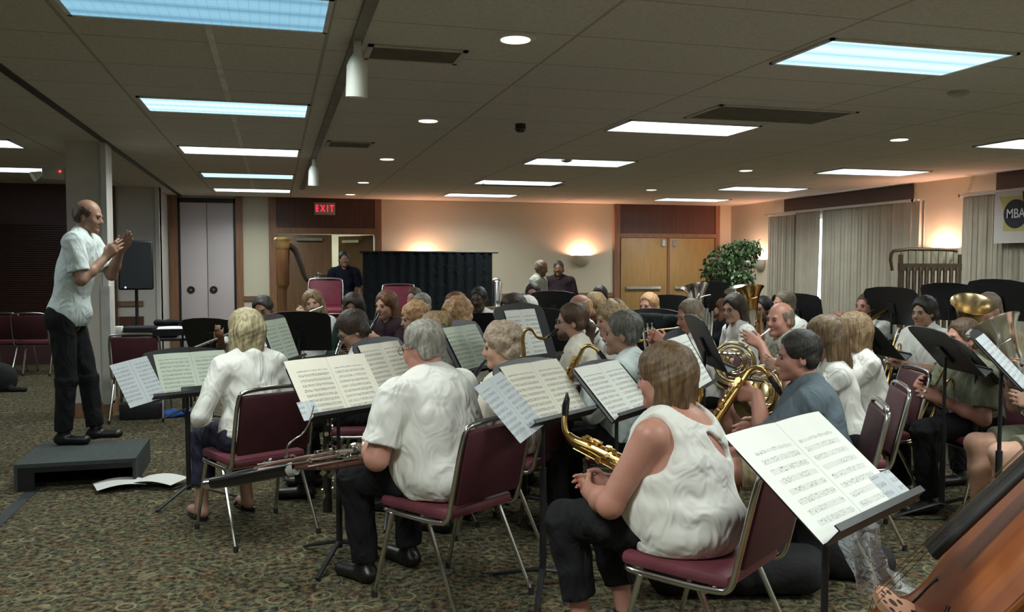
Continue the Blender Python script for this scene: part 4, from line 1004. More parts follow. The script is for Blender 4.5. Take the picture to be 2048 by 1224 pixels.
def euphonium(p, c, label, s=1.0, matl=None, tilt=(0, 0, 0), name='euphonium', cat='euphonium'):
    o = inst(name, p, c, label, cat); R = rot(*tilt); T = lambda *q: [R @ (V(*x) * s) for x in q]; mt = matl or BRASS
    MB().tube(T((-.09, 0, .1), (-.09, 0, -.18), (-.06, 0, -.26), (0, 0, -.29), (.07, 0, -.26), (.095, 0, -.15), (.1, 0, .05), (.11, 0, .2), (.12, 0, .29), (.13, 0, .33), (.135, 0, .345)), [q * s for q in (.012, .018, .026, .034, .042, .05, .06, .075, .1, .13, .15)], 20, smooth=1, cap=False).obj('body', mt, o)
    b = MB()
    for k in range(4): b.tube(T((-.06 + .03 * k, .05, .12), (-.06 + .03 * k, .05, -.1)), .014 * s, 10)
    b.obj('valves', STEEL, o); b = MB()
    for k in range(5): b.tube(T((-.08 + .02 * k, .045, .08 - .02 * k), (-.1 + .02 * k, .06, -.12), (-.05 + .02 * k, .07, -.2 + .01 * k), (.02 + .01 * k, .06, -.14), (.03, .05, .02 + .02 * k), (-.02, .05, .13)), .0075 * s, 8, smooth=2)
    b.tube(T((.09, .06, .0), (.06, .1, .16), (0, .1, .23), (-.07, .03, .26)), .006 * s, 8, smooth=2); b.obj('tubing', mt, o)
    return o
# ---------------------------------------------------------------- the players
cl = dict(hL=lambda H, R: H + R @ V(-.05, .19, -.25), hR=lambda H, R: H + R @ V(.05, .30, -.37), dL=(.5, .6, .1), dR=(-.5, .6, .1), pL=(.6, -.5, 0), pR=(-.6, -.5, 0), cL=45, cR=45, eL=(-.8, -.2, -1), eR=(.8, -.2, -1))
flu = dict(hL=lambda H, R: H + R @ V(.10, .19, -.13), hR=lambda H, R: H + R @ V(.36, .15, -.17), dL=(.2, -.1, 1), dR=(0, .5, .9), pL=(.5, -1, 0), pR=(0, -1, .2), cL=45, cR=35, eL=(-.5, .2, -1), eR=(1, -.3, -.5))
tp = dict(hL=lambda H, R: H + R @ V(-.03, .24, -.14), hR=lambda H, R: H + R @ V(.05, .25, -.16), dL=(.2, .7, .5), dR=(-.2, .7, .5), cL=50, cR=45, eL=(-1, -.1, -.8), eR=(1, -.1, -.8))
hn = dict(hL=lambda H, R: H + R @ V(-.06, .24, -.16), hR=lambda H, R: H + R @ V(.2, .12, -.42), cL=45, cR=25, dL=(.2, .8, .5))
sx = dict(hL=(-.02, .27, .86), hR=(.14, .24, .68), dL=(.3, .9, .0), dR=(-.2, .9, -.2), cL=45, cR=45, eL=(-.8, -.3, -1), eR=(.8, -.4, -1))
eu = dict(hL=(-.13, .24, .76), hR=(.10, .27, .88), dL=(.6, .8, 0), dR=(-.2, .7, .6), cL=35, cR=35)
C_ = (-1.35, 6.8)
# front row, seen from behind
person('blonde', 490, 614, 4.85, 'woman with a silver-blonde bob and white long-sleeved jacket, seated at the left', 'the woman with the silver-blonde bob', face=(-1.2, 7.2), sex='f', hair='bob', hc='silverblonde', sleeve='long', lean=3, pants='denim', plen='capri', shoes='sandal', fat=.1, wr=.0065, hL=(-.2, .2, .62), hR=(.12, .25, .68), head=(0, 4, 0), h=.0072)
person('clarlad', 705, 618, 5.6, 'young man with dark hair and glasses in a white shirt, head bowed over his lap', 'the dark-haired man with bowed head', lean=8, face=(-1.8, 6.2), hair='full', hc='darkbrown', sk='tan', shirt='bluewhite', glasses=True, head=(18, 30, 0), hL=(-.05, .32, .72), hR=(.1, .3, .70), h=.0085)
person('bassoonist', 845, 640, 3.95, 'heavy grey-haired man in a white polo shirt, a dark woodwind across his lap', 'the grey-haired man in the white polo', lean=12, hair='short', hc='grey', sk='pink', fat=.62, pants='black', glasses=True, head=(12, 12, 0), hL=(-.17, .32, .67), hR=(.02, .34, .66), wr=.0048, h=.0072, knees=((-.17, .42, .5), (.17, .44, .5)))
person('curlygrey', 1003, 640, 4.75, 'older woman with short curly sandy-grey hair and a cream blouse', 'the woman with short curly sandy-grey hair', sex='f', hair='curly', hc='sandgrey', sk='light', shirt='cream', head=(25, 8, 0), lean=6, h=.008, fat=.1, **cl)
person('ponytail', 1143, 604, 5.6, 'bearded man with glasses and a long brown ponytail, seated', 'the man with the ponytail', hair='pony', hc='brown', sk='fair', shirt='cream', glasses=True, beard='brown', head=(10, 4, 0), lean=4, h=.0088, hL=(-.05, .28, .8), hR=(.1, .25, .66))
person('silverman', 1245, 621, 4.75, 'ruddy grey-haired man in a white long-sleeved shirt beside the ponytailed man', 'the ruddy grey-haired man', hair='short', hc='darkgrey', sk='tan', shirt='bluewhite', sleeve='long', head=(8, 3, 0), lean=4, h=.008, fat=.15, **sx)
person('tanktop', 1330, 681, 3.2, 'woman with a brown bob in a white sleeveless top and black cropped trousers', 'the woman in the sleeveless top', sex='f', hair='bob', hc='chestnut', sk='pink', sleeve='none', pants='black', plen='capri', lean=4, fat=.62, head=(8, 6, 0), hL=(-.1, .34, .62), hR=(.04, .34, .63), eL=(-.9, -.4, -.8), shoes='strap', h=.0068, wr=.006, knees=((-.12, .44, .5), (.1, .42, .5)), feet=((-.12, .36, .09), (.1, .30, .09)))
person('saxman', 1597, 660, 4.15, 'dark-haired man in a grey-blue shirt playing a saxophone behind the large white music sheet', 'the man in the grey-blue shirt', hair='short', hc='dark', sk='pink', shirt='greyblue', pants='khaki', plen='shorts', lean=5, head=(5, 5, 0), fat=.25, h=.0075, face=(-1.8, 6), **sx)
# middle rows, left to right
person('curlyred', 912, 591, 6.3, 'woman with curly strawberry-blonde hair and glasses in a grey top', 'the woman with curly strawberry-blonde hair', sex='f', hair='curly', hc='strawberry', sk='pink', shirt='grey', glasses=True, head=(15, 8, 0), sleeve='mid', fat=.2, **cl)
person('curlyfront', 828, 600, 6.7, 'woman with loose curly strawberry-blonde hair half hidden behind the grey-haired man', 'the second woman with strawberry curls', sex='f', hair='curly', hc='strawberry', sk='fair', shirt='grey', head=(10, 8, 0), **cl)
person('clipped', 868, 622, 5.2, 'person with wavy brown-blonde hair tied up, just behind the grey-haired man in the polo', 'the person with tied-up wavy hair', sex='f', hair='updo', hc='honey', sk='fair', shirt='grey', head=(5, 15, 0), **cl)
person('darkbob', 1025, 585, 6.95, 'woman with a short dark brown haircut and glasses in profile, facing left', 'the woman with the short dark haircut', sex='f', hair='bob', hc='darkbrown', sk='fair', glasses=True, shirt='white', head=(12, 5, 0), **cl)
person('whitehair', 1050, 590, 7.6, 'white-haired man in a white shirt hidden behind the woman with the dark haircut', 'the white-haired man', hair='full', hc='white', sk='light', head=(5, 5, 0), **cl)
person('baldpink', 1158, 587, 6.8, 'bald pink-headed man in a white shirt directly behind the ponytailed man', 'the bald pink-headed man', hair='ring', hc='strawberry', sk='pink', head=(5, 8, 0), fat=.15, **sx)
person('permed', 1222, 598, 6.05, 'woman with permed blonde hair behind the ruddy grey-haired man', 'the woman with permed blonde hair', sex='f', hair='curly', hc='blonde', sk='light', head=(10, 8, 0), **cl)
person('crewcut', 1380, 597, 6.25, 'man with a shaved balding head in a white shirt, looking down to the left', 'the man with the shaved head', hair='crew', hc='balding', sk='pink', shirt='white', head=(15, 14, 0), fat=.15, **tp)
person('longdark', 1468, 586, 7.05, 'young woman with long dark brown hair in a white top, facing left', 'the woman with long dark hair', sex='f', hair='long', hc='darkbrown', sk='fair', glasses=True, head=(25, 8, 0), hL=(-.1, .3, .75), hR=(.1, .28, .7))
person('hornman', 1560, 602, 5.95, 'balding red-faced man playing a french horn, facing left', 'the balding french horn player', hair='ring', hc='balding', sk='pink', shirt='grey', pants='black', plen='shorts', head=(25, 2, 0), fat=.2, h=.0088, face=(-1.8, 6.2), **hn)
person('honeyback', 1650, 628, 4.75, 'nearer of two honey-haired women in white blouses seen from behind', 'the nearer honey-haired woman', sex='f', hair='longbob', hc='darkhoney', sk='fair', sleeve='mid', head=(5, 6, 0), wr=.004, h=.0085, face=(-1.6, 6.5), **hn)
person('honeyback2', 1706, 622, 5.45, 'farther of two honey-haired women seen from behind, in a billowing white blouse', 'the farther honey-haired woman', sex='f', hair='bob', hc='midhoney', sk='fair', sleeve='mid', head=(-5, 6, 0), wr=.0045, h=.0088, fat=.12, face=(-1.6, 6.3), **hn)
# flutes and clarinets on the far left, facing us or the conductor
person('flutist', 526, 590, 7.1, 'dark-skinned woman with pinned-up dark hair playing a flute at the far left', 'the flutist at the far left', face=(-1.0, 4.6), sex='f', hair='updo', hc='dark', sk='brown', lean=6, head=(0, 10, 12), **flu)
person('frontblonde', 626, 578, 8.3, 'blonde woman in a white shirt facing the camera, playing behind a black stand', 'the blonde woman facing the camera', face=(-.9, 2.5), sex='f', hair='longbob', hc='honey', sk='light', shirt='white', lean=4, head=(0, 2, 12), **flu)
person('darkgreen', 706, 584, 7.95, 'dark-skinned woman with long dark hair in a dark green top', 'the woman in the dark green top', face=(-1.6, 4.4), sex='f', hair='longbob', hc='darkbrown', sk='brown', shirt='green', sleeve='long', head=(10, 12, 0), **cl)
person('brownlong', 772, 580, 7.3, 'woman with long reddish-brown hair playing a clarinet in profile', 'the clarinettist with long reddish-brown hair', face=(-1.6, 5.6), sex='f', hair='long', hc='auburn', sk='fair', shirt='plum', sleeve='long', head=(5, 8, 0), **cl)
person('greyback', 842, 586, 8.8, 'grey-haired man beyond the strawberry-blonde woman, left of the black screen', 'the grey-haired man by the black screen', hair='short', hc='grey', sk='light', shirt='black', head=(0, 5, 0))
person('tallbrown', 828, 575, 10.1, 'brown-haired person farthest back in front of the black screen', 'the brown-haired person before the black screen', hair='short', hc='brown', sk='pink', shirt='plum', sleeve='long')
person('redback', 908, 582, 7.7, 'person with reddish-brown hair mostly hidden behind the strawberry-blonde woman', 'the reddish-haired person', hair='full', hc='auburn', sk='pink', shirt='plum', sleeve='long')
person('whiteshirt', 957, 573, 8.5, 'dark-skinned man with a shaved head in a crisp white shirt before the black screen', 'the man in the crisp white shirt', face=(-.8, 4.2), hair='crew', hc='dark', sk='deep', shirt='white', head=(0, 6, 0), **cl)
person('glassman', 1066, 566, 9.3, 'man with dark hair and glasses in a white shirt, facing us near the back wall', 'the man with glasses near the back wall', face=(-.5, 2), hair='short', hc='dark', sk='pink', glasses=True, shirt='white', **tp)
person('darkback', 1200, 571, 9.5, 'young dark-haired man far back, left of the oak doors', 'the young dark-haired man by the oak doors', face=(.5, 3), hair='short', hc='dark', sk='tan', shirt='black', **tp)
person('brunette', 1188, 583, 8.3, 'woman with shoulder-length light brown hair behind the bald pink-headed man', 'the light-brown-haired woman', sex='f', hair='longbob', hc='honey', sk='fair', shirt='black', **tp)
person('trumpet1', 1297, 585, 7.9, 'sandy-haired man playing a trumpet behind the black jacket on the stand', 'the sandy-haired trumpeter', face=(-2.4, 3.5), hair='short', hc='strawberry', sk='pink', shirt='white', **tp)
person('brownbehind', 1432, 585, 8.9, 'woman with brown hair just behind the woman with long dark hair', 'the brown-haired woman in back', sex='f', hair='longbob', hc='auburn', sk='fair', shirt='black')
person('brassback', 1524, 592, 8.2, 'dark-haired person in a dark shirt playing brass beside the ficus', 'the dark-haired brass player', face=(-3, 4), hair='short', hc='dark', sk='tan', shirt='navy', **eu)
person('redface', 1568, 580, 7.6, 'red-faced bald man partly hidden behind the balding french horn player', 'the bald man behind the french horn', hair='crew', hc='balding', sk='pink', shirt='white', fat=.2, **eu)
person('trombonist', 1732, 585, 7.8, 'red-faced man with short dark hair playing a trombone behind a black stand', 'the trombone player', face=(-3.4, 4.6), hair='crew', hc='brown', sk='pink', shirt='white', fat=.15, **tp)
person('trumpet2', 1848, 590, 6.9, 'dark-haired man in a white polo resting a trumpet bell-down on his knee', 'the dark-haired trumpeter', face=(-2.2, 5.2), lean=2, hair='full', hc='dark', sk='tan', shirt='white', pants='navy', head=(8, 4, 0), hL=(-.1, .3, .70), hR=(.02, .32, .74), wr=.003)
person('tubaman', 1975, 584, 6.0, 'bald man in glasses and a khaki shirt playing a euphonium', 'the bald euphonium player', face=(-2.2, 5.0), lean=3, hair='crew', hc='balding', sk='pink', shirt='khaki', glasses=True, fat=.1, head=(15, 4, 0), **eu)
person('redarm', 1925, 655, 5.3, 'person in a light shirt mostly hidden behind black stands, holding a brass horn', 'the hidden brass player', face=(-2.2, 5.2), hair='short', hc='brown', sk='pink', shirt='olive', pants='black', hL=(-.1, .3, .68), hR=(.1, .3, .72))
person('sandals', 2105, 610, 4.6, 'person in olive shorts and sandals with crossed bare legs at the right edge', 'the person in olive shorts', face=(-2.2, 5.6), hair='short', hc='brown', sk='light', shirt='white', pants='olive', plen='shorts', shoes='sandal', hL=(-.13, .24, .76), hR=(.10, .27, .88))
# standing at the back
person('doorman', 688, 502, 13.2, 'man in a dark navy shirt standing by the entry doors', 'the man by the entry doors', face=(.8, 4), stand=.92, hair='short', hc='dark', sk='tan', shirt='navy', sleeve='short', lean=2)
person('leaner', 1083, 518, 12.6, 'bald man in a light polo leaning over beside the wall sconce', 'the leaning bald man', face=(4.6, 11.4), stand=.78, lean=18, hair='ring', hc='balding', sk='brown', shirt='grey', head=(0, 16, 0))
person('jacketman', 1117, 521, 13.3, 'dark-skinned man in a dark plum jacket beside the leaning bald man', 'the man in the plum jacket', face=(3.2, 10.4), stand=.84, lean=10, hair='crew', hc='dark', sk='brown', shirt='plum', sleeve='long', fat=.25)
for k, q in PEOPLE.items():
    if k in ('conductor', 'doorman', 'leaner', 'jacketman'): continue
    back = {'tanktop': .13, 'blonde': .06, 'bassoonist': .06}.get(k, .03)
    x, y = np.array(q['xy']) + q['fwd'] * (.04 - back)
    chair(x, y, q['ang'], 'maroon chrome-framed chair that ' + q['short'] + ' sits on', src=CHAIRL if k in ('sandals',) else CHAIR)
# ---------------------------------------------------------------- the conductor, his podium and corner
person('conductor', 176, 397, 6.3, 'balding conductor in a white short-sleeved shirt standing on the podium, hands raised', 'the conductor', face=(3.6, 6.2), lean=11, stand=1.09, hair='ring', hc='brown', sk='tan', shirt='bluewhite', pants='black',
       hL=(-.05, .37, 1.60), hR=(.06, .30, 1.54), eL=(-.4, -.1, -1), eR=(.4, -.1, -1), dL=(.15, .6, .8), dR=(0, .65, .75), pL=(1, .2, .1), pR=(-1, .2, .1), cL=28, cR=28, fat=.0, head=(0, 12, 0), feet=((-.09, .16, .265), (.09, .0, .265)), h=.0085, wr=.003)
o = empty('podium', (-1.30, 6.6, 0), 0, 'low dark grey podium the conductor stands on', 'podium')
PG = mat('podium_carpet', (.045, .055, .055), .9, 0, .2, 40, .4, 200)
MB().box((-.37, -.35, .155), (.37, .35, .18)).obj('top', PG, o, smooth=False)
for x in (-.37, .35):
    MB().box((x, -.35, 0), (x + .02, .35, .155)).obj('side_panel', PG, o, smooth=False)
MB().box((-.35, .33, 0), (.35, .35, .155)).obj('back_panel', BLACK, o, smooth=False)
MB().box((-.35, -.35, .12), (.35, -.335, .155)).box((-.35, -.35, 0), (-.25, -.335, .12)).obj('front_rail', BLACK, o, smooth=False)
# ---------------------------------------------------------------- music stands and sheet music
def st(px, yl, d, face, tilt, label, roll=0):
    q = at(px, yl, d)
    if isinstance(face, str): f_ = PEOPLE[face]['fwd']
    else: f_ = unit(V(face[0] - q[0], face[1] - q[1], 0))
    return stand(q[0], q[1], heading(f_[0], f_[1]), min(q[2], 1.05), tilt, label, roll)
s = st(385, 792, 5.35, 'blonde', 34, 'black music stand in front of the woman with the silver-blonde bob')
sheet(s, 'double page of pale music on the stand left of the silver-blonde woman', 'green', dx=.05); sheet(s, 'single loose page sticking out left on the stand of the silver-blonde woman', 'blue', .23, .3, dx=-.27, dz=-.02, roll=-12, off=.01, double=False)
s = st(700, 829, 4.25, 'bassoonist', 36, 'black music stand in front of the heavy man in the white polo')
sheet(s, 'large cream double page of music facing the heavy man in the white polo', 'cream', .5, .33); sheet(s, 'small grey booklet tucked at the left edge of the large cream double page', 'blue', .1, .1, dx=-.23, off=.011, double=False)
s = st(1122, 842, 3.85, (-1.0, 6.6), 40, 'black music stand in front of the woman in the sleeveless top')
sheet(s, 'cream double page of music on the stand of the woman in the sleeveless top', 'cream', .44, .315, dx=.03); sheet(s, 'bluish single page overhanging the left end of the same stand as the cream double page', 'blue', .23, .3, dx=-.25, dz=-.03, roll=-14, off=.012, double=False)
s = st(1272, 830, 4.18, (-.9, 6.9), 44, 'black music stand just right of the sleeveless woman\'s own stand')
sheet(s, 'white double page of music just left of the sleeveless woman\'s head', 'white', .44, .32)
s = st(576, 722, 6.0, (-1.6, 6.8), 20, 'black music stand between the silver-blonde woman and the man with bowed head')
sheet(s, 'grey-green double page of music right of the silver-blonde head', 'green')
s = st(962, 742, 5.2, (-.9, 6.9), 30, 'black music stand left of the woman with short curly sandy-grey hair')
sheet(s, 'greyish music page left of the woman with short curly sandy-grey hair', 'green', .4)
s = st(1066, 718, 5.1, (-.6, 7.6), 20, 'black music stand left of the ponytailed man')
sheet(s, 'pale page behind the dark curved saxophone neck', 'white', .3)
s = st(800, 780, 5.0, (-1.35, 6.8), 30, 'black music stand hidden behind the heavy man in the white polo'); sheet(s, 'music page peeking out left of the heavy man\'s face', 'cream', .4)
s = st(1408, 775, 4.6, (-1.2, 7.0), 30, 'black music stand seen edge-on in front of the man in the grey-blue shirt')
sheet(s, 'narrow slanting white page right of the sleeveless woman\'s head', 'white', .42)
s = st(1432, 735, 5.1, (-1.8, 5.6), 25, 'black music stand seen edge-on in front of the balding french horn player'); sheet(s, 'slanting page on the stand of the balding french horn player', 'white', .4)
for a in [(600, 700, 6.8, (-.5, 2), 25, 'black music stand in front of the blonde woman facing the camera'), (430, 698, 8.0, (-3, 2), 30, 'black music stand beside the long white paper by the closet'),
          (900, 700, 7.0, (-.3, 5), 25, 'black music stand behind the strawberry-curled woman'), (985, 700, 7.4, (-.5, 3), 20, 'black music stand below the man in the crisp white shirt'),
          (1098, 706, 6.3, (-2.5, 3), 15, 'black music stand behind the ponytailed man\'s head'), (1110, 645, 9.0, (-1, 3), 15, 'black music stand in front of the two men by the sconce'), (1325, 698, 6.9, (-2.5, 3), 18, 'black music stand right of the sandy-haired trumpeter'),
          (1410, 628, 8.8, (6.5, -4), 14, 'highest black music stand below the oak doors, left of the ficus'), (1350, 658, 8.4, (-2.5, 3.5), 14, 'black music stand left of the highest one below the oak doors'), (1600, 658, 8.0, (-1.35, 4), 16, 'black music stand behind the bald man and the french horn'),
          (1790, 648, 7.6, (-1.35, 4), 18, 'black music stand behind the trombone player\'s head'), (1905, 640, 7.6, (-1.35, 4), 18, 'black music stand behind the dark-haired trumpeter\'s head'), (2008, 618, 6.9, (-1.35, 4), 20, 'highest black music stand, against the curtain below the banner'),
          (1775, 712, 5.9, (-1.35, 6.2), 42, 'big black music stand in front of the trombone player'), (1925, 742, 5.0, (-1.35, 5.6), 42, 'big black music stand slanting in front of the dark-haired trumpeter'), (1990, 765, 5.1, (-1.35, 7.2), 42, 'black music stand just right of the big slanting one')]:
    s = st(*a)
    if a[0] in (1925, 1990, 1775, 600, 1350): sheet(s, {1925: 'music page turned away on the big slanting stand', 1990: 'music page turned away just right of the big slanting stand', 1775: 'music page turned away on the trombone player\'s stand', 600: 'music page turned away on the stand of the camera-facing blonde woman', 1350: 'music page turned away on a stand below the oak doors'}[a[0]], 'white', .42)
s = st(2050, 770, 4.2, (-1.35, 9.0), 42, 'black music stand at the right edge with a pale page'); sheet(s, 'pale music page at the right edge above the bare knee', 'blue', .4)
# black jacket thrown over a stand
q = at(1312, 640, 6.5); surface([rc(q + V(-.18, 0, .0), q + V(.2, -.05, -.02), .05, .06, .05), rc(q + V(-.17, -.03, -.03), q + V(-.15, -.06, -.3), .07, .08, .05), rc(q + V(.0, -.03, -.05), q + V(.02, -.06, -.34), .09, .08, .05), rc(q + V(.2, -.06, -.05), q + V(.27, -.1, -.36), .07, .05, .05)], .012, folds(.008, 2), 'jacket', cloth('jacket_cloth', (.014, .02, .02)))
tag(bpy.data.objects['jacket'], 'black jacket draped over a music stand beside the sandy-haired trumpeter', 'jacket')
# the double bassist's stand: lip between two points, desk rising away
Bm = on_z(1742, 1044, .86); s = stand(Bm[0], Bm[1], heading(-.484, .875), .86, 51, 'black music stand in the foreground under the big bright sheet of music')
big = sheet(s, 'big bright white double page of music in the right foreground', 'light', .50, .335, dx=-.01, dz=.0); sheet(s, 'bluish printed slip at the lower right corner of the big bright page', 'blue', .13, .1, dx=.215, dz=.0, off=.009, double=False)
# ---------------------------------------------------------------- instruments
flute('flutist', 'silver flute at the lips of the flutist at the far left'); flute('frontblonde', 'silver flute played by the blonde woman facing the camera')
for k, lb in (('brownlong', 'clarinet of the woman with long reddish-brown hair'), ('curlyred', 'clarinet of the woman with curly strawberry-blonde hair'), ('darkbob', 'clarinet of the woman with the short dark haircut'), ('whiteshirt', 'clarinet of the man in the crisp white shirt'), ('darkgreen', 'clarinet of the woman in the dark green top'), ('permed', 'clarinet of the woman with permed blonde hair'), ('curlygrey', 'dark clarinet held by the woman with short curly sandy-grey hair')):
    clarinet(k, lb)
for k, lb in (('glassman', 'trumpet of the man with glasses near the back wall'), ('darkback', 'trumpet of the young dark-haired man by the oak doors'), ('trumpet1', 'trumpet of the sandy-haired man behind the jacket'), ('crewcut', 'trumpet of the man with the shaved head')): trumpet(k, lb)
trumpet('trumpet2', 'brass trumpet resting bell-down on the knee of the dark-haired man', pos=(.10, .22, .98), D=(-.12, .45, -.95), s=1.15)
trumpet('redarm', 'brass trumpet held low behind the big slanting stand', pos=(-.02, .2, .92), D=(-.1, .5, -.9), s=1.1)
trombone('trombonist', PEOPLE['trombonist']['mouth'], (.05, .9, -.35), 'trombone of the red-faced man behind the black stand')
horn('hornman', PEOPLE['hornman']['H'] + V(-.0, .32, -.30), 'french horn of the balding man, seen in profile', rot(55, 0, 0) is None or (50, 0, 0))
horn('honeyback', PEOPLE['honeyback']['H'] + V(.0, .32, -.30), 'french horn of the nearer honey-haired woman', (40, 0, 0), mouth=True)
euphonium('tubaman', PEOPLE['tubaman']['H'] + V(-.03, .24, -.22), 'brass euphonium of the bald man in the khaki shirt', .9, mat('old_brass', (.6, .45, .25), .28, 1, .2), (165, -5, 12))
euphonium('brassback', PEOPLE['brassback']['H'] + V(.0, .24, -.12), 'silver euphonium of the dark-haired player beside the ficus', .9, STEEL, (0, 20, -20), 'euphonium')
euphonium('redface', PEOPLE['redface']['H'] + V(.12, .2, -.16), 'brass baritone horn of the bald man behind the french horn', .85, name='baritone_horn', cat='baritone horn')
euphonium('sandals', (-.02, .24, .86), 'silver tuba with upright bell at the right edge', 1.0, STEEL, (0, 18, 10), 'tuba', 'tuba')
euphonium('trumpet1', PEOPLE['trumpet1']['H'] + V(-.62, .1, -.1), 'silver tuba bell rising beside the sandy-haired trumpeter', .85, STEEL, (0, -8, 0), 'tuba', 'tuba')
def basis(origin, zax, xax, p=None):
    z = unit(zax); x = np.array(xax, float); x = unit(x - z * (x @ z)); y = np.cross(z, x)
    M = Matrix([[x[i], y[i], z[i], origin[i]] for i in range(3)] + [[0, 0, 0, 1]])
    return (PEOPLE[p]['M'] @ M) if p else M
# alto sax across the lap of the woman in the sleeveless top: neck end at the left
a = at(1140, 880, 3.5); b_ = at(1262, 960, 3.2)
sax(None, basis(a, unit(a - b_), (-.15, .1, -1)), 'brass saxophone lying across the lap of the woman in the sleeveless top') if False else None
o = empty('saxophone', a, 0, 'brass saxophone lying across the lap of the woman in the sleeveless top', 'saxophone', 'brass saxophones')
T = lambda *q: [at(*x) - a for x in q]
MB().tube(T((1137, 872, 3.5), (1150, 884, 3.48), (1185, 898, 3.42), (1230, 920, 3.32), (1290, 955, 3.2), (1330, 985, 3.12)), [.018, .023, .029, .035, .043, .047], 18, smooth=1).obj('body', BRASS, o)
MB().tube(T((1139, 872, 3.5), (1131, 866, 3.5), (1128, 845, 3.51), (1130, 825, 3.52)), [.014, .0135, .012, .0105], 12, smooth=2).obj('neck', DKBRASS, o)
MB().tube(T((1130, 832, 3.52), (1131, 812, 3.52), (1134, 798, 3.52), (1134, 785, 3.52)), [.0145, .016, .012, .004], 12).obj('mouthpiece', EBON, o)
k_ = MB(); t_ = T((1160, 886, 3.45), (1300, 958, 3.18)); keys(k_, t_[0], t_[1], .032, 28, .010, 4, 2.5); k_.obj('keywork', mat('key_brass', (.85, .62, .28), .25, 1, .1), o)
# other saxophones
sax(None, basis(PEOPLE['saxman']['mouth'] + V(.02, .15, -.03), (.12, -.52, .85), (0, 1, .3), 'saxman'), 'brass saxophone played by the man in the grey-blue shirt', s=1.05)
q = PEOPLE['silverman']; sax(None, basis(q['mouth'] + V(.02, .15, -.05), (.1, -.4, .9), (0, 1, .3), 'silverman'), 'saxophone of the ruddy grey-haired man', s=1.0)
q = PEOPLE['baldpink']; sax(None, basis(q['mouth'] + V(.02, .15, -.05), (.1, -.4, .9), (0, 1, .3), 'baldpink'), 'saxophone of the bald pink-headed man', s=1.0)
# dark looped tenor neck in front of the pale page
a = at(1048, 735, 4.6); o = empty('bass_clarinet', a, 0, 'dark low woodwind with looped neck rising in front of the pale page', 'woodwind'); T = lambda *q: [at(*x) - a for x in q]
MB().tube(T((1047, 745, 4.6), (1048, 705, 4.6), (1044, 672, 4.6), (1052, 657, 4.6), (1066, 660, 4.6), (1074, 675, 4.6), (1088, 678, 4.6), (1098, 672, 4.6)), [.013, .012, .010, .0095, .009, .0085, .008, .007], 12, smooth=2).obj('neck', DKBRASS, o)
MB().tube(T((1094, 674, 4.6), (1112, 662, 4.6), (1118, 658, 4.6)), [.011, .011, .005], 10).obj('mouthpiece', EBON, o)
MB().tube(T((1047, 740, 4.6), (1048, 800, 4.62), (1050, 900, 4.66)), [.018, .019, .022], 14).obj('body', EBON, o)
# bassoon-like instrument across the heavy man's lap
a = at(600, 940, 3.95); o = empty('bassoon', a, 0, 'long dark keyed woodwind lying level across the heavy man\'s lap', 'bassoon'); T = lambda *q: [at(*x) - a for x in q]
RW_ = wood('reddish_wood', (.10, .04, .03), (.22, .10, .075), .3, 'x')
MB().tube(T((425, 966, 4.1), (470, 958, 4.06), (535, 944, 4.0), (592, 934, 3.96)), [.028, .034, .036, .036], 18).obj('bell_joint', EBON, o)
MB().tube(T((412, 968, 4.11), (427, 966, 4.1)), [.026, .026], 16).obj('end_cap', STEEL, o)
MB().tube(T((578, 937, 3.97), (592, 934, 3.96)), [.0365, .0365], 16).obj('band', mat('ivory_band', (.5, .5, .46), .4), o)
MB().tube(T((510, 940, 4.0), (560, 926, 3.97), (640, 913, 3.92), (740, 902, 3.86), (800, 905, 3.82)), [.013, .014, .017, .02, .02], 14).tube(T((592, 930, 3.96), (660, 930, 3.92), (740, 915, 3.87), (800, 912, 3.83)), [.021, .024, .026, .024], 14).obj('wooden_joint', RW_, o)
k_ = MB(); t_ = T((520, 932, 3.98), (680, 906, 3.9), (780, 896, 3.83), (620, 925, 3.93)); keys(k_, t_[0], t_[1], .018, 16, .008, 4, 2.8); keys(k_, t_[1], t_[2], .026, 24, .010, 9, 3); keys(k_, t_[3], t_[2], .022, 16, .009, 12, 3); k_.obj('keywork', STEEL, o)
MB().tube(T((574, 914, 3.95), (572, 895, 3.95), (588, 878, 3.96), (607, 868, 3.97), (620, 842, 3.98), (628, 812, 3.99)), [.0045, .0045, .004, .0038, .0035, .003], 8, smooth=2).obj('crook', STEEL, o)
# upright keyed tube on a peg in front of the man with bowed head
a = at(655, 1000, 4.75); a[2] = 0; o = empty('bass_clarinet', a, 0, 'upright keyed bass woodwind standing behind the man\'s large cream page', 'woodwind'); 
MB().tube([V(0, 0, .0), V(0, 0, .14)], .004, 8).obj('floor_peg', STEEL, o); MB().tube([V(0, 0, .13), V(0, 0, .75)], [.026, .018], 14).obj('body', EBON, o)
k_ = MB(); keys(k_, V(0, 0, .2), V(0, 0, .74), .021, 30, .010, 6, 3.1); k_.obj('keywork', STEEL, o)
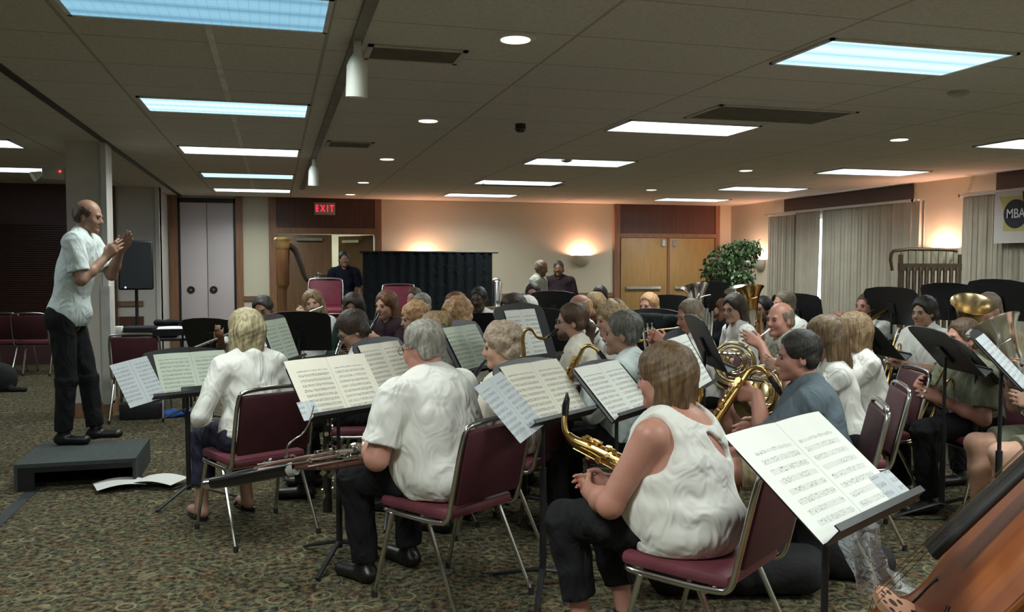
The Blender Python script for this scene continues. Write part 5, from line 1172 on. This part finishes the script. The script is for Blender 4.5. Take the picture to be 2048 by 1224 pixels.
# ---------------------------------------------------------------- double bass
u_ = unit(V(.38176, -.41479, .82596)); n_ = unit(V(-.75224, .3798, .53842)); x_ = np.cross(u_, n_)
o = empty('double_bass', (0, 0, 0), 0, 'orange-brown double bass leaning in the lower right corner', 'double bass')
o.matrix_world = Matrix([[x_[i], u_[i], n_[i], (1.73036, 1.95223, .48785)[i]] for i in range(3)] + [[0, 0, 0, 1]])
yk = [0, .03, .12, .25, .33, .40, .48, .56, .66, .80, .92, 1.02, 1.08, 1.1]; wk = [.06, .2, .31, .335, .30, .215, .19, .215, .245, .255, .235, .17, .08, .03]
ys = np.concatenate([np.linspace(0, .06, 8), np.linspace(.08, 1.02, 60), np.linspace(1.04, 1.1, 8)]); ws = np.interp(ys, yk, wk)
ws = np.convolve(np.pad(ws, 2, 'edge'), np.ones(5) / 5, 'valid'); outline = [(w_, y - .44) for w_, y in zip(ws, ys)] + [(-w_, y - .44) for w_, y in zip(ws[::-1], ys[::-1])]
VARN = None
def varnish():
    m, t, b = nt('orange_varnish'); vec = coords(t, (7, .7, 7))
    f = noise(t, vec, 3, 4, .6); g = noise(t, coords(t), 2.2, 2)
    c = ramp(t, f, [(.3, (.27, .065, .018)), (.7, (.46, .135, .035))]); c2 = ramp(t, g, [(.35, (.6, .55, .6)), (.65, (1.25, 1.3, 1.2))])
    mm = t.nodes.new('ShaderNodeMix'); mm.data_type = 'RGBA'; mm.blend_type = 'MULTIPLY'; mm.inputs[0].default_value = 1; t.links.new(c, mm.inputs[6]); t.links.new(c2, mm.inputs[7]); t.links.new(mm.outputs[2], b.inputs['Base Color'])
    b.inputs['Roughness'].default_value = .38; b.inputs['Coat Weight'].default_value = .35; b.inputs['Coat Roughness'].default_value = .25; return m
VARN = varnish(); n_o = len(outline); cen = np.array(outline)
v = []; f = []
rings = [(1.0, -.006), (1.0, 0), (.995, .004), (.965, .002), (.93, .003), (.8, .014), (.6, .024), (.35, .031), (.05, .034)]
for sc_, z in rings: v += [(x * sc_, y * (sc_ if sc_ > .9 else .5 + .5 * sc_) , z) for x, y in outline]
for j in range(len(rings) - 1): f += [(j * n_o + i, j * n_o + (i + 1) % n_o, (j + 1) * n_o + (i + 1) % n_o, (j + 1) * n_o + i) for i in range(n_o)]
f.append(tuple((len(rings) - 1) * n_o + i for i in range(n_o)))
MB().add(v, f).obj('belly', VARN, o, sharp=70)
MB().prism([(x * .975, y * .985) for x, y in outline], -.20, -.006).obj('ribs', VARN, o, sharp=50); MB().prism(outline, -.212, -.20).obj('back', VARN, o, sharp=50)
v = []; 
for sc_, z in ((.945, .0045), (.936, .0048)): v += [(x * sc_, y * sc_, z) for x, y in outline]
MB().add(v, [(i, (i + 1) % n_o, n_o + (i + 1) % n_o, n_o + i) for i in range(n_o)]).obj('purfling', EBON, o)
for s_ in (-1, 1): MB().tube([V(s_ * .075, .12, .032), V(s_ * .09, .09, .03), V(s_ * .10, 0, .028), V(s_ * .125, -.09, .024), V(s_ * .15, -.115, .022)], [.011, .006, .007, .006, .012], 8, smooth=1, flat=.4).obj('sound_hole', EBON, o)
PB = wood('pale_maple', (.50, .24, .14), (.62, .33, .21), .5)
MB().prism([(-.08, 0.03), (-.045, .03), (-.03, .05), (.03, .05), (.045, .03), (.08, .03), (.075, .055), (.055, .085), (.07, .12), (.05, .15), (.0, .165), (-.05, .15), (-.07, .12), (-.055, .085), (-.075, .055)], -.009, .009, axis=1).obj('bridge', PB, o)
h_ = MB()
for x, z, r in ((-.026, .138, .007), (.0, .142, .007), (.026, .138, .007), (-.045, .118, .009), (.045, .118, .009), (0, .11, .014), (-.03, .085, .010), (.03, .085, .010)): h_.tube([V(x, -.0096, z), V(x, .0096, z)], r, 12)
h_.obj('cut_outs', mat('dark_hole', (.03, .012, .008), .8), o)
MB().tube([V(0, .20, .125), V(0, .21, .125), V(0, .7, .085), V(0, 1.05, .06)], [.046, .046, .036, .026], 18, flat=.42).obj('fingerboard', mat('worn_ebony', (.02, .018, .018), .45), o)
MB().tube([V(0, .64, .01), V(0, .7, .045), V(0, 1.08, .035)], [.034, .03, .024], 14).obj('neck', VARN, o)
MB().box((-.03, 1.06, .0), (.03, 1.22, .055), bev=.012).ball(V(0, 1.25, .03), (.045, .045, .05), 8).obj('scroll', VARN, o)
MB().tube([V(0, -.39, .03), V(0, -.30, .06), V(0, -.2, .075)], [.022, .03, .036], 14, flat=.35).obj('tailpiece', EBON, o)
for i, x in enumerate((-.036, -.012, .012, .036)): MB().tube([V(x * .6, -.2, .08), V(x, 0, .163 - abs(x) * .2), V(x * .75, .25, .148 - abs(x) * .2), V(x * .45, 1.1, .082)],   .0009, 6).obj('string', DKBRASS, o)
MB().tube([V(0, -.44, -.1), V(0, -.5, -.115)], .006, 8).obj('endpin', STEEL, o)
# ---------------------------------------------------------------- things on the floor
def blob(name, prims, m, label, cat, h=.012, disp=None): return tag(surface(prims, h, disp, name, m), label, cat)
NYL = mat('black_nylon', (.006, .006, .008), .8, 0, .2, 20, .3, 60)
a = on_z(1440, 1185, 0); blob('gig_bag', [rc(a + V(-.22, .05, .13), a + V(.35, -.12, .12), .125, .11, .06), rc(a + V(-.2, .1, .1), a + V(.3, .0, .1), .1, .1, .06), bx(a + V(0, 0, -.2), (1, 1, .2), None, .005, 's')], NYL, 'black gig bag on the floor behind the chair of the sleeveless woman', 'bag', .012, folds(.006, 1))
a = on_z(1640, 1140, 0); blob('black_bag', [rc(a + V(-.03, .0, .12), a + V(.0, .05, .42), .13, .12, .06), rc(a + V(.05, -.1, .1), a + V(.18, -.2, .08), .12, .08, .06), bx(a + V(0, 0, -.2), (1, 1, .2), None, .005, 's')], NYL, 'upright black bag below the big bright music page', 'bag', .012, folds(.007, 3))
a = on_z(1600, 1160, 0); s_ = sheet_mesh(.3, .2, .012).obj('yellow_folder', mat('yellow_card', (.42, .31, .07), .7, 0, .1)); s_.location = (a[0] - .12, a[1] + .12, .016); s_.rotation_euler = (-pi / 2, 0, .5); tag(s_, 'crumpled yellow folder on the floor between the black bags', 'folder')
def plastic():
    m, t, b = nt('clear_plastic'); b.inputs['Base Color'].default_value = (.75, .8, .85, 1); b.inputs['Roughness'].default_value = .12; b.inputs['Alpha'].default_value = .45
    n = nd(t, 'ShaderNodeTexNoise', Scale=16, Detail=3, Distortion=1.5); t.links.new(coords(t), n.inputs['Vector'])
    bn = nd(t, 'ShaderNodeBump', Strength=1, Distance=.05); t.links.new(n.outputs[0], bn.inputs['Height']); t.links.new(bn.outputs[0], b.inputs['Normal']); return m
PL = plastic(); v = []; n1, n2 = 30, 12
P0 = [at(1722, 1045, 2.7), at(1722, 1100, 2.72), at(1745, 1150, 2.75), at(1775, 1180, 2.8), at(1850, 1215, 2.85), at(1900, 1260, 2.85)]
for i in range(n1 + 1):
    t_ = i / n1 * 5; k = min(int(t_), 4); c = P0[k] * (1 - t_ + k) + P0[k + 1] * (t_ - k); c[2] = max(c[2], .03)
    wd = .07 + .10 * max(0, i / n1 - .35) / .65
    for j in range(n2 + 1):
        s_ = (j / n2 - .5) * 2; v.append(c + _r * s_ * wd + _fh * (.02 * math.sin(7 * s_ + i * .5) + .1 * s_ * i / n1) + V(0, 0, max(0, .012 * math.sin(5 * s_ + i))))
MB().add(v, [(i * (n2 + 1) + j, i * (n2 + 1) + j + 1, (i + 1) * (n2 + 1) + j + 1, (i + 1) * (n2 + 1) + j) for i in range(n1) for j in range(n2)]).obj('plastic_bag', PL); tag(bpy.data.objects['plastic_bag'], 'crinkled clear plastic bag trailing beside the double bass bridge', 'plastic bag')
o = empty('trumpet_mute', on_z(1772, 915, 0), 0, 'silver cone-shaped mute standing on the floor under the stands', 'mute')
MB().tube([V(0, 0, .10), V(0, 0, .31), V(0, 0, .33)], [.062, .026, .022], 20).obj('cone', mat('aluminium', (.6, .63, .6), .35, .8), o); MB().tube([V(0, 0, .085), V(0, 0, .1)], [.1, .1], 24).obj('rim', STEEL, o); MB().tube([V(0, 0, 0), V(0, 0, .085)], [.035, .02], 16).obj('foot', DKBRASS, o)
a = on_z(270, 978, 0)
for dx, r_, lb in ((-.07, .3, 'loose white sheet lying on the carpet before the podium, the left one'), (.1, -.45, 'loose white sheet on the carpet before the podium, overlapping the left one')):
    s_ = sheet_mesh(.3, .22, .02, False).obj('paper_sheet', PAPER); s_.location = (a[0] + dx, a[1] - .05, .026 + .01 * (dx > 0)); s_.rotation_euler = (-pi / 2, 0, r_); tag(s_, lb, 'paper')
a = on_z(352, 833, 0); blob('blue_cloth', [el(a + V(-.05, 0, .02), (.14, .1, .05)), el(a + V(.12, .05, .02), (.1, .08, .04)), bx(a + V(0, 0, -.2), (1, 1, .2), None, .005, 's')], cloth('blue_plastic', (.02, .08, .3)), 'bright blue bag lying flat on the carpet near the chair', 'bag', .01, folds(.008))
a = on_z(8, 782, 0); blob('backpack', [el(a + V(-.05, 0, .14), (.2, .15, .2), None, .05), rc(a + V(.1, -.1, .03), a + V(.26, -.12, .025), .035, .025, .03), bx(a + V(0, 0, -.2), (1, 1, .2), None, .005, 's')], NYL, 'dark backpack on the carpet at the far-left edge', 'bag', .014)
# ---------------------------------------------------------------- left background
a = on_z(268, 850, 0); xy = (a[0] + .02, a[1] + .38); chair(xy[0], xy[1], heading(.05, 1), 'maroon chair beside the column loaded with bags and papers')
blob('black_case', [bx(V(xy[0] - .02, xy[1] - .29, .86), (.2, .1, .045), None, .01)], NYL, 'black case resting on the back of the loaded maroon chair', 'case', .01) if False else None
o = boxobj('papers_pile', (xy[0] - .1, xy[1] - .1, .466), (xy[0] + .19, xy[1] + .12, .49), mat('paper_grey', (.5, .5, .45), .8), bev=.004); tag(o, 'pile of papers on the seat of the loaded maroon chair', 'papers')
o = empty('plastic_crate', (xy[0], xy[1] + .05, 0), 0, 'dark crate of clear-bagged things under the loaded maroon chair', 'crate')
MB().box((-.19, -.16, 0), (.19, .16, .16), bev=.01).obj('box', BLACK, o); surface([rc(V(-.12, 0, .18), V(.12, 0, .18), .06, .05, .03), bx(V(0, 0, -.04), (.5, .5, .2), None, .005, 's')], .01, folds(.01), 'wrapping', mat('milky_plastic', (.35, .4, .36), .3, 0, .3, 20), o)
o = empty('folding_table', (xy[0] + .06, xy[1] + .75, 0), 0, 'dark folding table behind the loaded chair, covered with bags', 'table'); MB().box((-.42, -.25, .70), (.38, .25, .73), bev=.004).obj('tabletop', BLACK, o)
for sx in (-.38, .34):
    for sy in (-.21, .21): MB().tube([V(sx, sy, 0), V(sx, sy, .70)], .012, 8).obj('leg', BLACK, o)
tx, ty = xy[0] + .06, xy[1] + .75
blob('instrument_case', [bx(V(tx - .05, ty - .05, .79), (.26, .14, .055), None, .02)], NYL, 'black instrument case lying on the dark table', 'case', .012)
blob('rolled_jacket', [rc(V(tx - .0, ty, .875), V(tx + .18, ty + .02, .88), .035, .04, .03)], NYL, 'small dark bundle on top of the black instrument case', 'jacket', .01, folds(.006))
tag(boxobj('tissue_box', (tx - .40, ty - .12, .731), (tx - .33, ty + .0, .85), PAPER, bev=.005), 'small white box on the dark table next to the column', 'box')
s = stand(*at(362, 668, 8.1)[:2], 0, .83, 80, 'black music stand with a flat desk under the long white paper'); sheet(s, 'long white paper lying flat on a stand near the closet doors', 'light', .47, .3)
for i, px_ in enumerate((14, 68)):
    a = on_z(px_, 752, 0); chair(a[0], a[1] + .25, heading(.12, 1), ['maroon chair at the far-left edge of the room', 'maroon chair in the far-left room, nearer the conductor'][i])
# loudspeaker on a pole
a = at(273, 580, 9.9); o = empty('loudspeaker', (a[0], a[1], 1.2), .12, 'black loudspeaker mounted on a pole right of the conductor', 'loudspeaker')
MB().box((-.185, -.15, 0), (.185, .15, .56), bev=.02).obj('cabinet', BLACK, o); MB().box((-.165, -.158, .02), (.165, -.148, .54)).obj('grille', mat('speaker_grille', (.02, .022, .026), .5, .3, .3, 80, .3, 400), o)
MB().ball(V(-.11, -.16, .03), .009, 6).obj('badge', mat('blue_white_led', (.8, .9, 1), .4, emit=2), o)
o = empty('speaker_stand', (a[0], a[1], 0), 0, 'black tripod pole stand holding the loudspeaker', 'speaker stand')
MB().tube([V(0, 0, .1), V(0, 0, 1.2)], .018, 12).obj('pole', BLACK, o); MB().tube([V(0, 0, .7), V(0, 0, .8)], .028, 12).obj('collar', BLACK, o)
for k in range(3):
    d_ = V(math.cos(.5 + k * 2.094), math.sin(.5 + k * 2.094), 0); MB().tube([V(0, 0, .62), d_ * .42 + V(0, 0, .012)], .011, 8).obj('leg', BLACK, o)
# ---------------------------------------------------------------- back of the room
a = at(580, 600, 12.6); hx, hy = a[0], a[1]; o = empty('concert_harp', (hx, hy, 0), .25, 'gilded brown concert harp beside the entry doors', 'harp')
GILD = wood('harp_gilt', (.12, .05, .022), (.26, .12, .05), .35)
MB().tube([V(-.1, 0, .1), V(-.1, 0, .3), V(-.1, 0, 1.1), V(-.1, 0, 1.16), V(-.1, 0, 1.2), V(-.1, 0, 1.7)], [.06, .055, .055, .075, .095, .10], 16).obj('column', GILD, o)
MB().tube([V(-.1, 0, 1.7), V(-.1, 0, 1.74), V(-.1, 0, 1.80), V(-.1, 0, 1.85), V(-.1, 0, 1.88)], [.10, .12, .105, .125, .10], 16).obj('crown', mat('gilt_crown', (.55, .35, .14), .3, .7), o)
MB().tube([V(-.06, 0, 1.78), V(.08, 0, 1.72), V(.16, 0, 1.5), V(.24, 0, 1.26), V(.36, 0, 1.22), V(.46, 0, 1.34)], [.08, .075, .07, .065, .07, .08], 12, smooth=2, flat=.6).obj('neck', mat('harp_dark', (.05, .035, .025), .35), o)
MB().tube([V(.46, 0, 1.34), V(.40, 0, .9), V(.2, 0, .3), V(.05, 0, .12)], [.08, .11, .16, .18], 14, smooth=1).obj('soundbox', mat('harp_dark', (.05, .035, .025), .35), o)
MB().box((-.2, -.15, 0), (.25, .15, .13), bev=.03).obj('base', GILD, o)
sb = MB()
for k in range(16): t_ = k / 15; sb.tube([V(.0 + .38 * t_, .0, 1.72 - .5 * min(1, t_ * 1.4)), V(.1 + .29 * t_, 0, .35 + .7 * t_)], .0015, 4)
sb.obj('strings', STEEL, o)
# stacked and tipped maroon chairs
a = at(650, 590, 11.0)
for i in range(5): chair(a[0], a[1] + i * .015, pi + heading(.1, 1), 'maroon chair in the stack left of the black screen, %s' % ['lowest', 'second from the floor', 'middle one', 'second from the top', 'topmost'][i], z=i * .115, src=CHAIRL, group='maroon chairs stacked near the harp')
a = at(795, 590, 11.4)
for i in range(4): chair(a[0], a[1] + i * .015, pi + heading(.2, 1), 'maroon chair in the stack right before the black screen, %s' % ['lowest', 'second from the floor', 'second from the top', 'topmost'][i], z=i * .125, src=CHAIRL, group='maroon chairs stacked before the black screen')
a = at(718, 590, 10.4)
for i in range(3): chair(a[0], a[1], heading(-1, .4), 'maroon chair turned sideways between the two stacks, %s' % ['lowest', 'middle', 'topmost'][i], z=i * .12, src=CHAIRL, group='sideways maroon chairs')
# black draped screen
p0, p1_ = at(728, 600, 13.1), at(984, 600, 13.6); L_ = float(np.hypot(*(p1_ - p0)[:2])); o = empty('draped_screen', (p0[0], p0[1], 0), math.atan2(p1_[1] - p0[1], p1_[0] - p0[0]), 'long black draped screen in front of the back wall sconce', 'screen')
v = []; n1 = 160
for j in (0, 1):
    for i in range(n1 + 1): x = L_ * i / n1; v.append((x, .018 * math.sin(x * 42) + .008 * math.sin(x * 17), (.04, 1.66)[j]))
for j in (0, 1):
    for i in range(n1 + 1): x = L_ * i / n1; v.append((x, .012 + .018 * math.sin(x * 42) + .008 * math.sin(x * 17), (.04, 1.66)[j]))
k = n1 + 1; MB().add(v, [(i, i + 1, k + i + 1, k + i) for i in range(n1)] + [(2 * k + i + 1, 2 * k + i, 3 * k + i, 3 * k + i + 1) for i in range(n1)] + [(k + i, k + i + 1, 3 * k + i + 1, 3 * k + i) for i in range(n1)]).obj('drape', cloth('black_drape', (.010, .013, .016)), o)
MB().tube([V(-.06, 0, 1.675), V(L_ + .1, 0, 1.675)], .016, 8).obj('top_rail', BLACK, o)
for x in (.0, L_ / 2, L_): MB().tube([V(x, .05, 0), V(x, .05, 1.66)], .016, 8).obj('post', BLACK, o); 
# urn on a small table
a = at(992, 600, 13.8); o = empty('side_table', (a[0] + .1, a[1], 0), 0, 'small wooden table against the back wall right of the black screen', 'table'); MB().box((-.35, -.25, .78), (.35, .25, .82), bev=.005).obj('tabletop', RAIL, o)
for sx in (-.3, .3):
    for sy in (-.2, .2): MB().box((sx - .02, sy - .02, 0), (sx + .02, sy + .02, .78)).obj('leg', RAIL, o)
o = empty('coffee_urn', (a[0] + .0, a[1], .82), 0, 'tall silver coffee urn at the right end of the black screen', 'urn'); MB().tube([V(0, 0, 0), V(0, 0, .04), V(0, 0, .38), V(0, 0, .42), V(0, 0, .45)], [.1, .09, .1, .08, .02], 20).obj('body', STEEL, o); MB().tube([V(0, -.1, .08), V(0, -.15, .08), V(0, -.16, .05)], .012, 8).obj('tap', BLACK, o)
# ficus tree
a = at(1462, 600, 14.6); o = empty('ficus_tree', (a[0], a[1], 0), 0, 'tall leafy ficus tree in a pot in the back right corner', 'tree')
MB().tube([V(0, 0, 0), V(0, 0, .05), V(0, 0, .35), V(0, 0, .36)], [.15, .17, .2, .18], 20).obj('pot', mat('basket_pot', (.12, .08, .05), .8), o)
tr_ = MB()
for k in range(4): tr_.tube([V(.02 * k, 0, .3), V(.05 * math.sin(k), .04 * math.cos(k), 1.0), V(.22 * math.sin(k * 1.9), .2 * math.cos(k * 1.9), 1.6)], [.014, .012, .006], 6, smooth=1)
tr_.obj('trunk', mat('bark', (.12, .09, .06), .9), o)
v = []; f = []; r5 = np.random.RandomState(5)
for i in range(2600):
    t_ = r5.rand(); 
    c = r5.normal(size=3); c /= np.linalg.norm(c); rad = r5.rand() ** .4
    cc = (V(-.05, 0, 1.35), V(.25, .0, 1.72), V(.05, 0, 1.0))[0 if t_ < .6 else (1 if t_ < .78 else 2)]; ex = (V(.46, .42, .52), V(.34, .25, .2), V(.34, .3, .4))[0 if t_ < .6 else (1 if t_ < .78 else 2)]
    p_ = cc + c * rad * ex; a1 = unit(r5.normal(size=3) + V(0, 0, -1)); b1 = unit(np.cross(a1, r5.normal(size=3))); n0 = len(v); L1 = r5.uniform(.07, .11); W1 = L1 * .26
    v += [p_, p_ + a1 * L1 * .45 + b1 * W1, p_ + a1 * L1, p_ + a1 * L1 * .45 - b1 * W1]; f.append((n0, n0 + 1, n0 + 2, n0 + 3))
lv = MB().add(v, f).obj('foliage', mat('ficus_leaf', (.07, .12, .045), .4, 0, .5, 6), o, smooth=False)
# orchestral chimes
a = at(1858, 600, 9.6); ca = heading(-.62, -.78) ; o = empty('tubular_bells', (a[0], a[1], 0), heading(.25, 1), 'rack of orchestral tubular chimes in front of the lit wall sconce', 'chimes')
fm = MB()
for x in (-.33, .33): fm.box((x - .018, -.02, .1), (x + .018, .02, 1.6)); fm.box((x - .02, -.25, .04), (x + .02, .25, .1))
fm.box((-.35, -.025, 1.42), (.35, .025, 1.5)); fm.box((-.33, -.02, .25), (.33, .02, .31)); fm.obj('frame', mat('chime_frame', (.10, .075, .05), .35, .5), o, smooth=False)
for i in range(18):
    x = -.295 + .0347 * i; MB().tube([V(x, (-1) ** i * .022, .5 - .0), V(x, (-1) ** i * .022, 1.46)], .0165, 12).obj('chime_tube', mat('aged_chime', (.20, .14, .11), .4, .6, .3), o)
MB().tube([V(-.42, 0, 1.42), V(-.45, 0, 1.58), V(-.40, 0, 1.66), V(.25, 0, 1.655), V(.3, 0, 1.64)], [.015, .02, .02, .02, .025], 10, smooth=1).obj('top_bar', mat('aged_bar', (.14, .09, .05), .4, .4), o)
for i in range(8): x = -.33 + .085 * i; MB().box((x, -.01, 1.5), (x + .03 + .015 * (i % 2), .01, 1.67)).obj('hanging_tube', mat('pale_bamboo', (.3, .27, .18), .5), o, smooth=False)
# xylophone behind the trombonist's stand, folding chair with a hat-shaped cushion
a = at(1850, 690, 7.6); o = empty('xylophone', (a[0] - .2, a[1] - .1, 0), heading(.1, 1), 'mallet keyboard between the black stands in front of the chimes', 'xylophone')
b = MB()
for i in range(20): b.box((-.5 + .05 * i, -.16 + .003 * i, .86), (-.458 + .05 * i, .16 - .003 * i, .885))
b.obj('bars', mat('steel_bar', (.45, .47, .46), .3, .8), o, smooth=False); b = MB().box((-.54, -.19, .80), (.54, .19, .855)); b.obj('frame', BLACK, o, smooth=False)
for sx in (-.5, .5):
    for sy in (-.16, .16): MB().tube([V(sx, sy, 0), V(sx, sy, .80)], .013, 8).obj('leg', BLACK, o)
a = at(1640, 615, 9.6); chair(a[0], a[1], heading(-1, -.2), 'pale upholstered chair standing high before the curtain gap') 

MB().box((-.07, -.04, .0), (.07, -.025, .05), bev=.004).obj('page_clip', BLACK, [c for c in STAND.children if c.name.startswith('desk')][0])
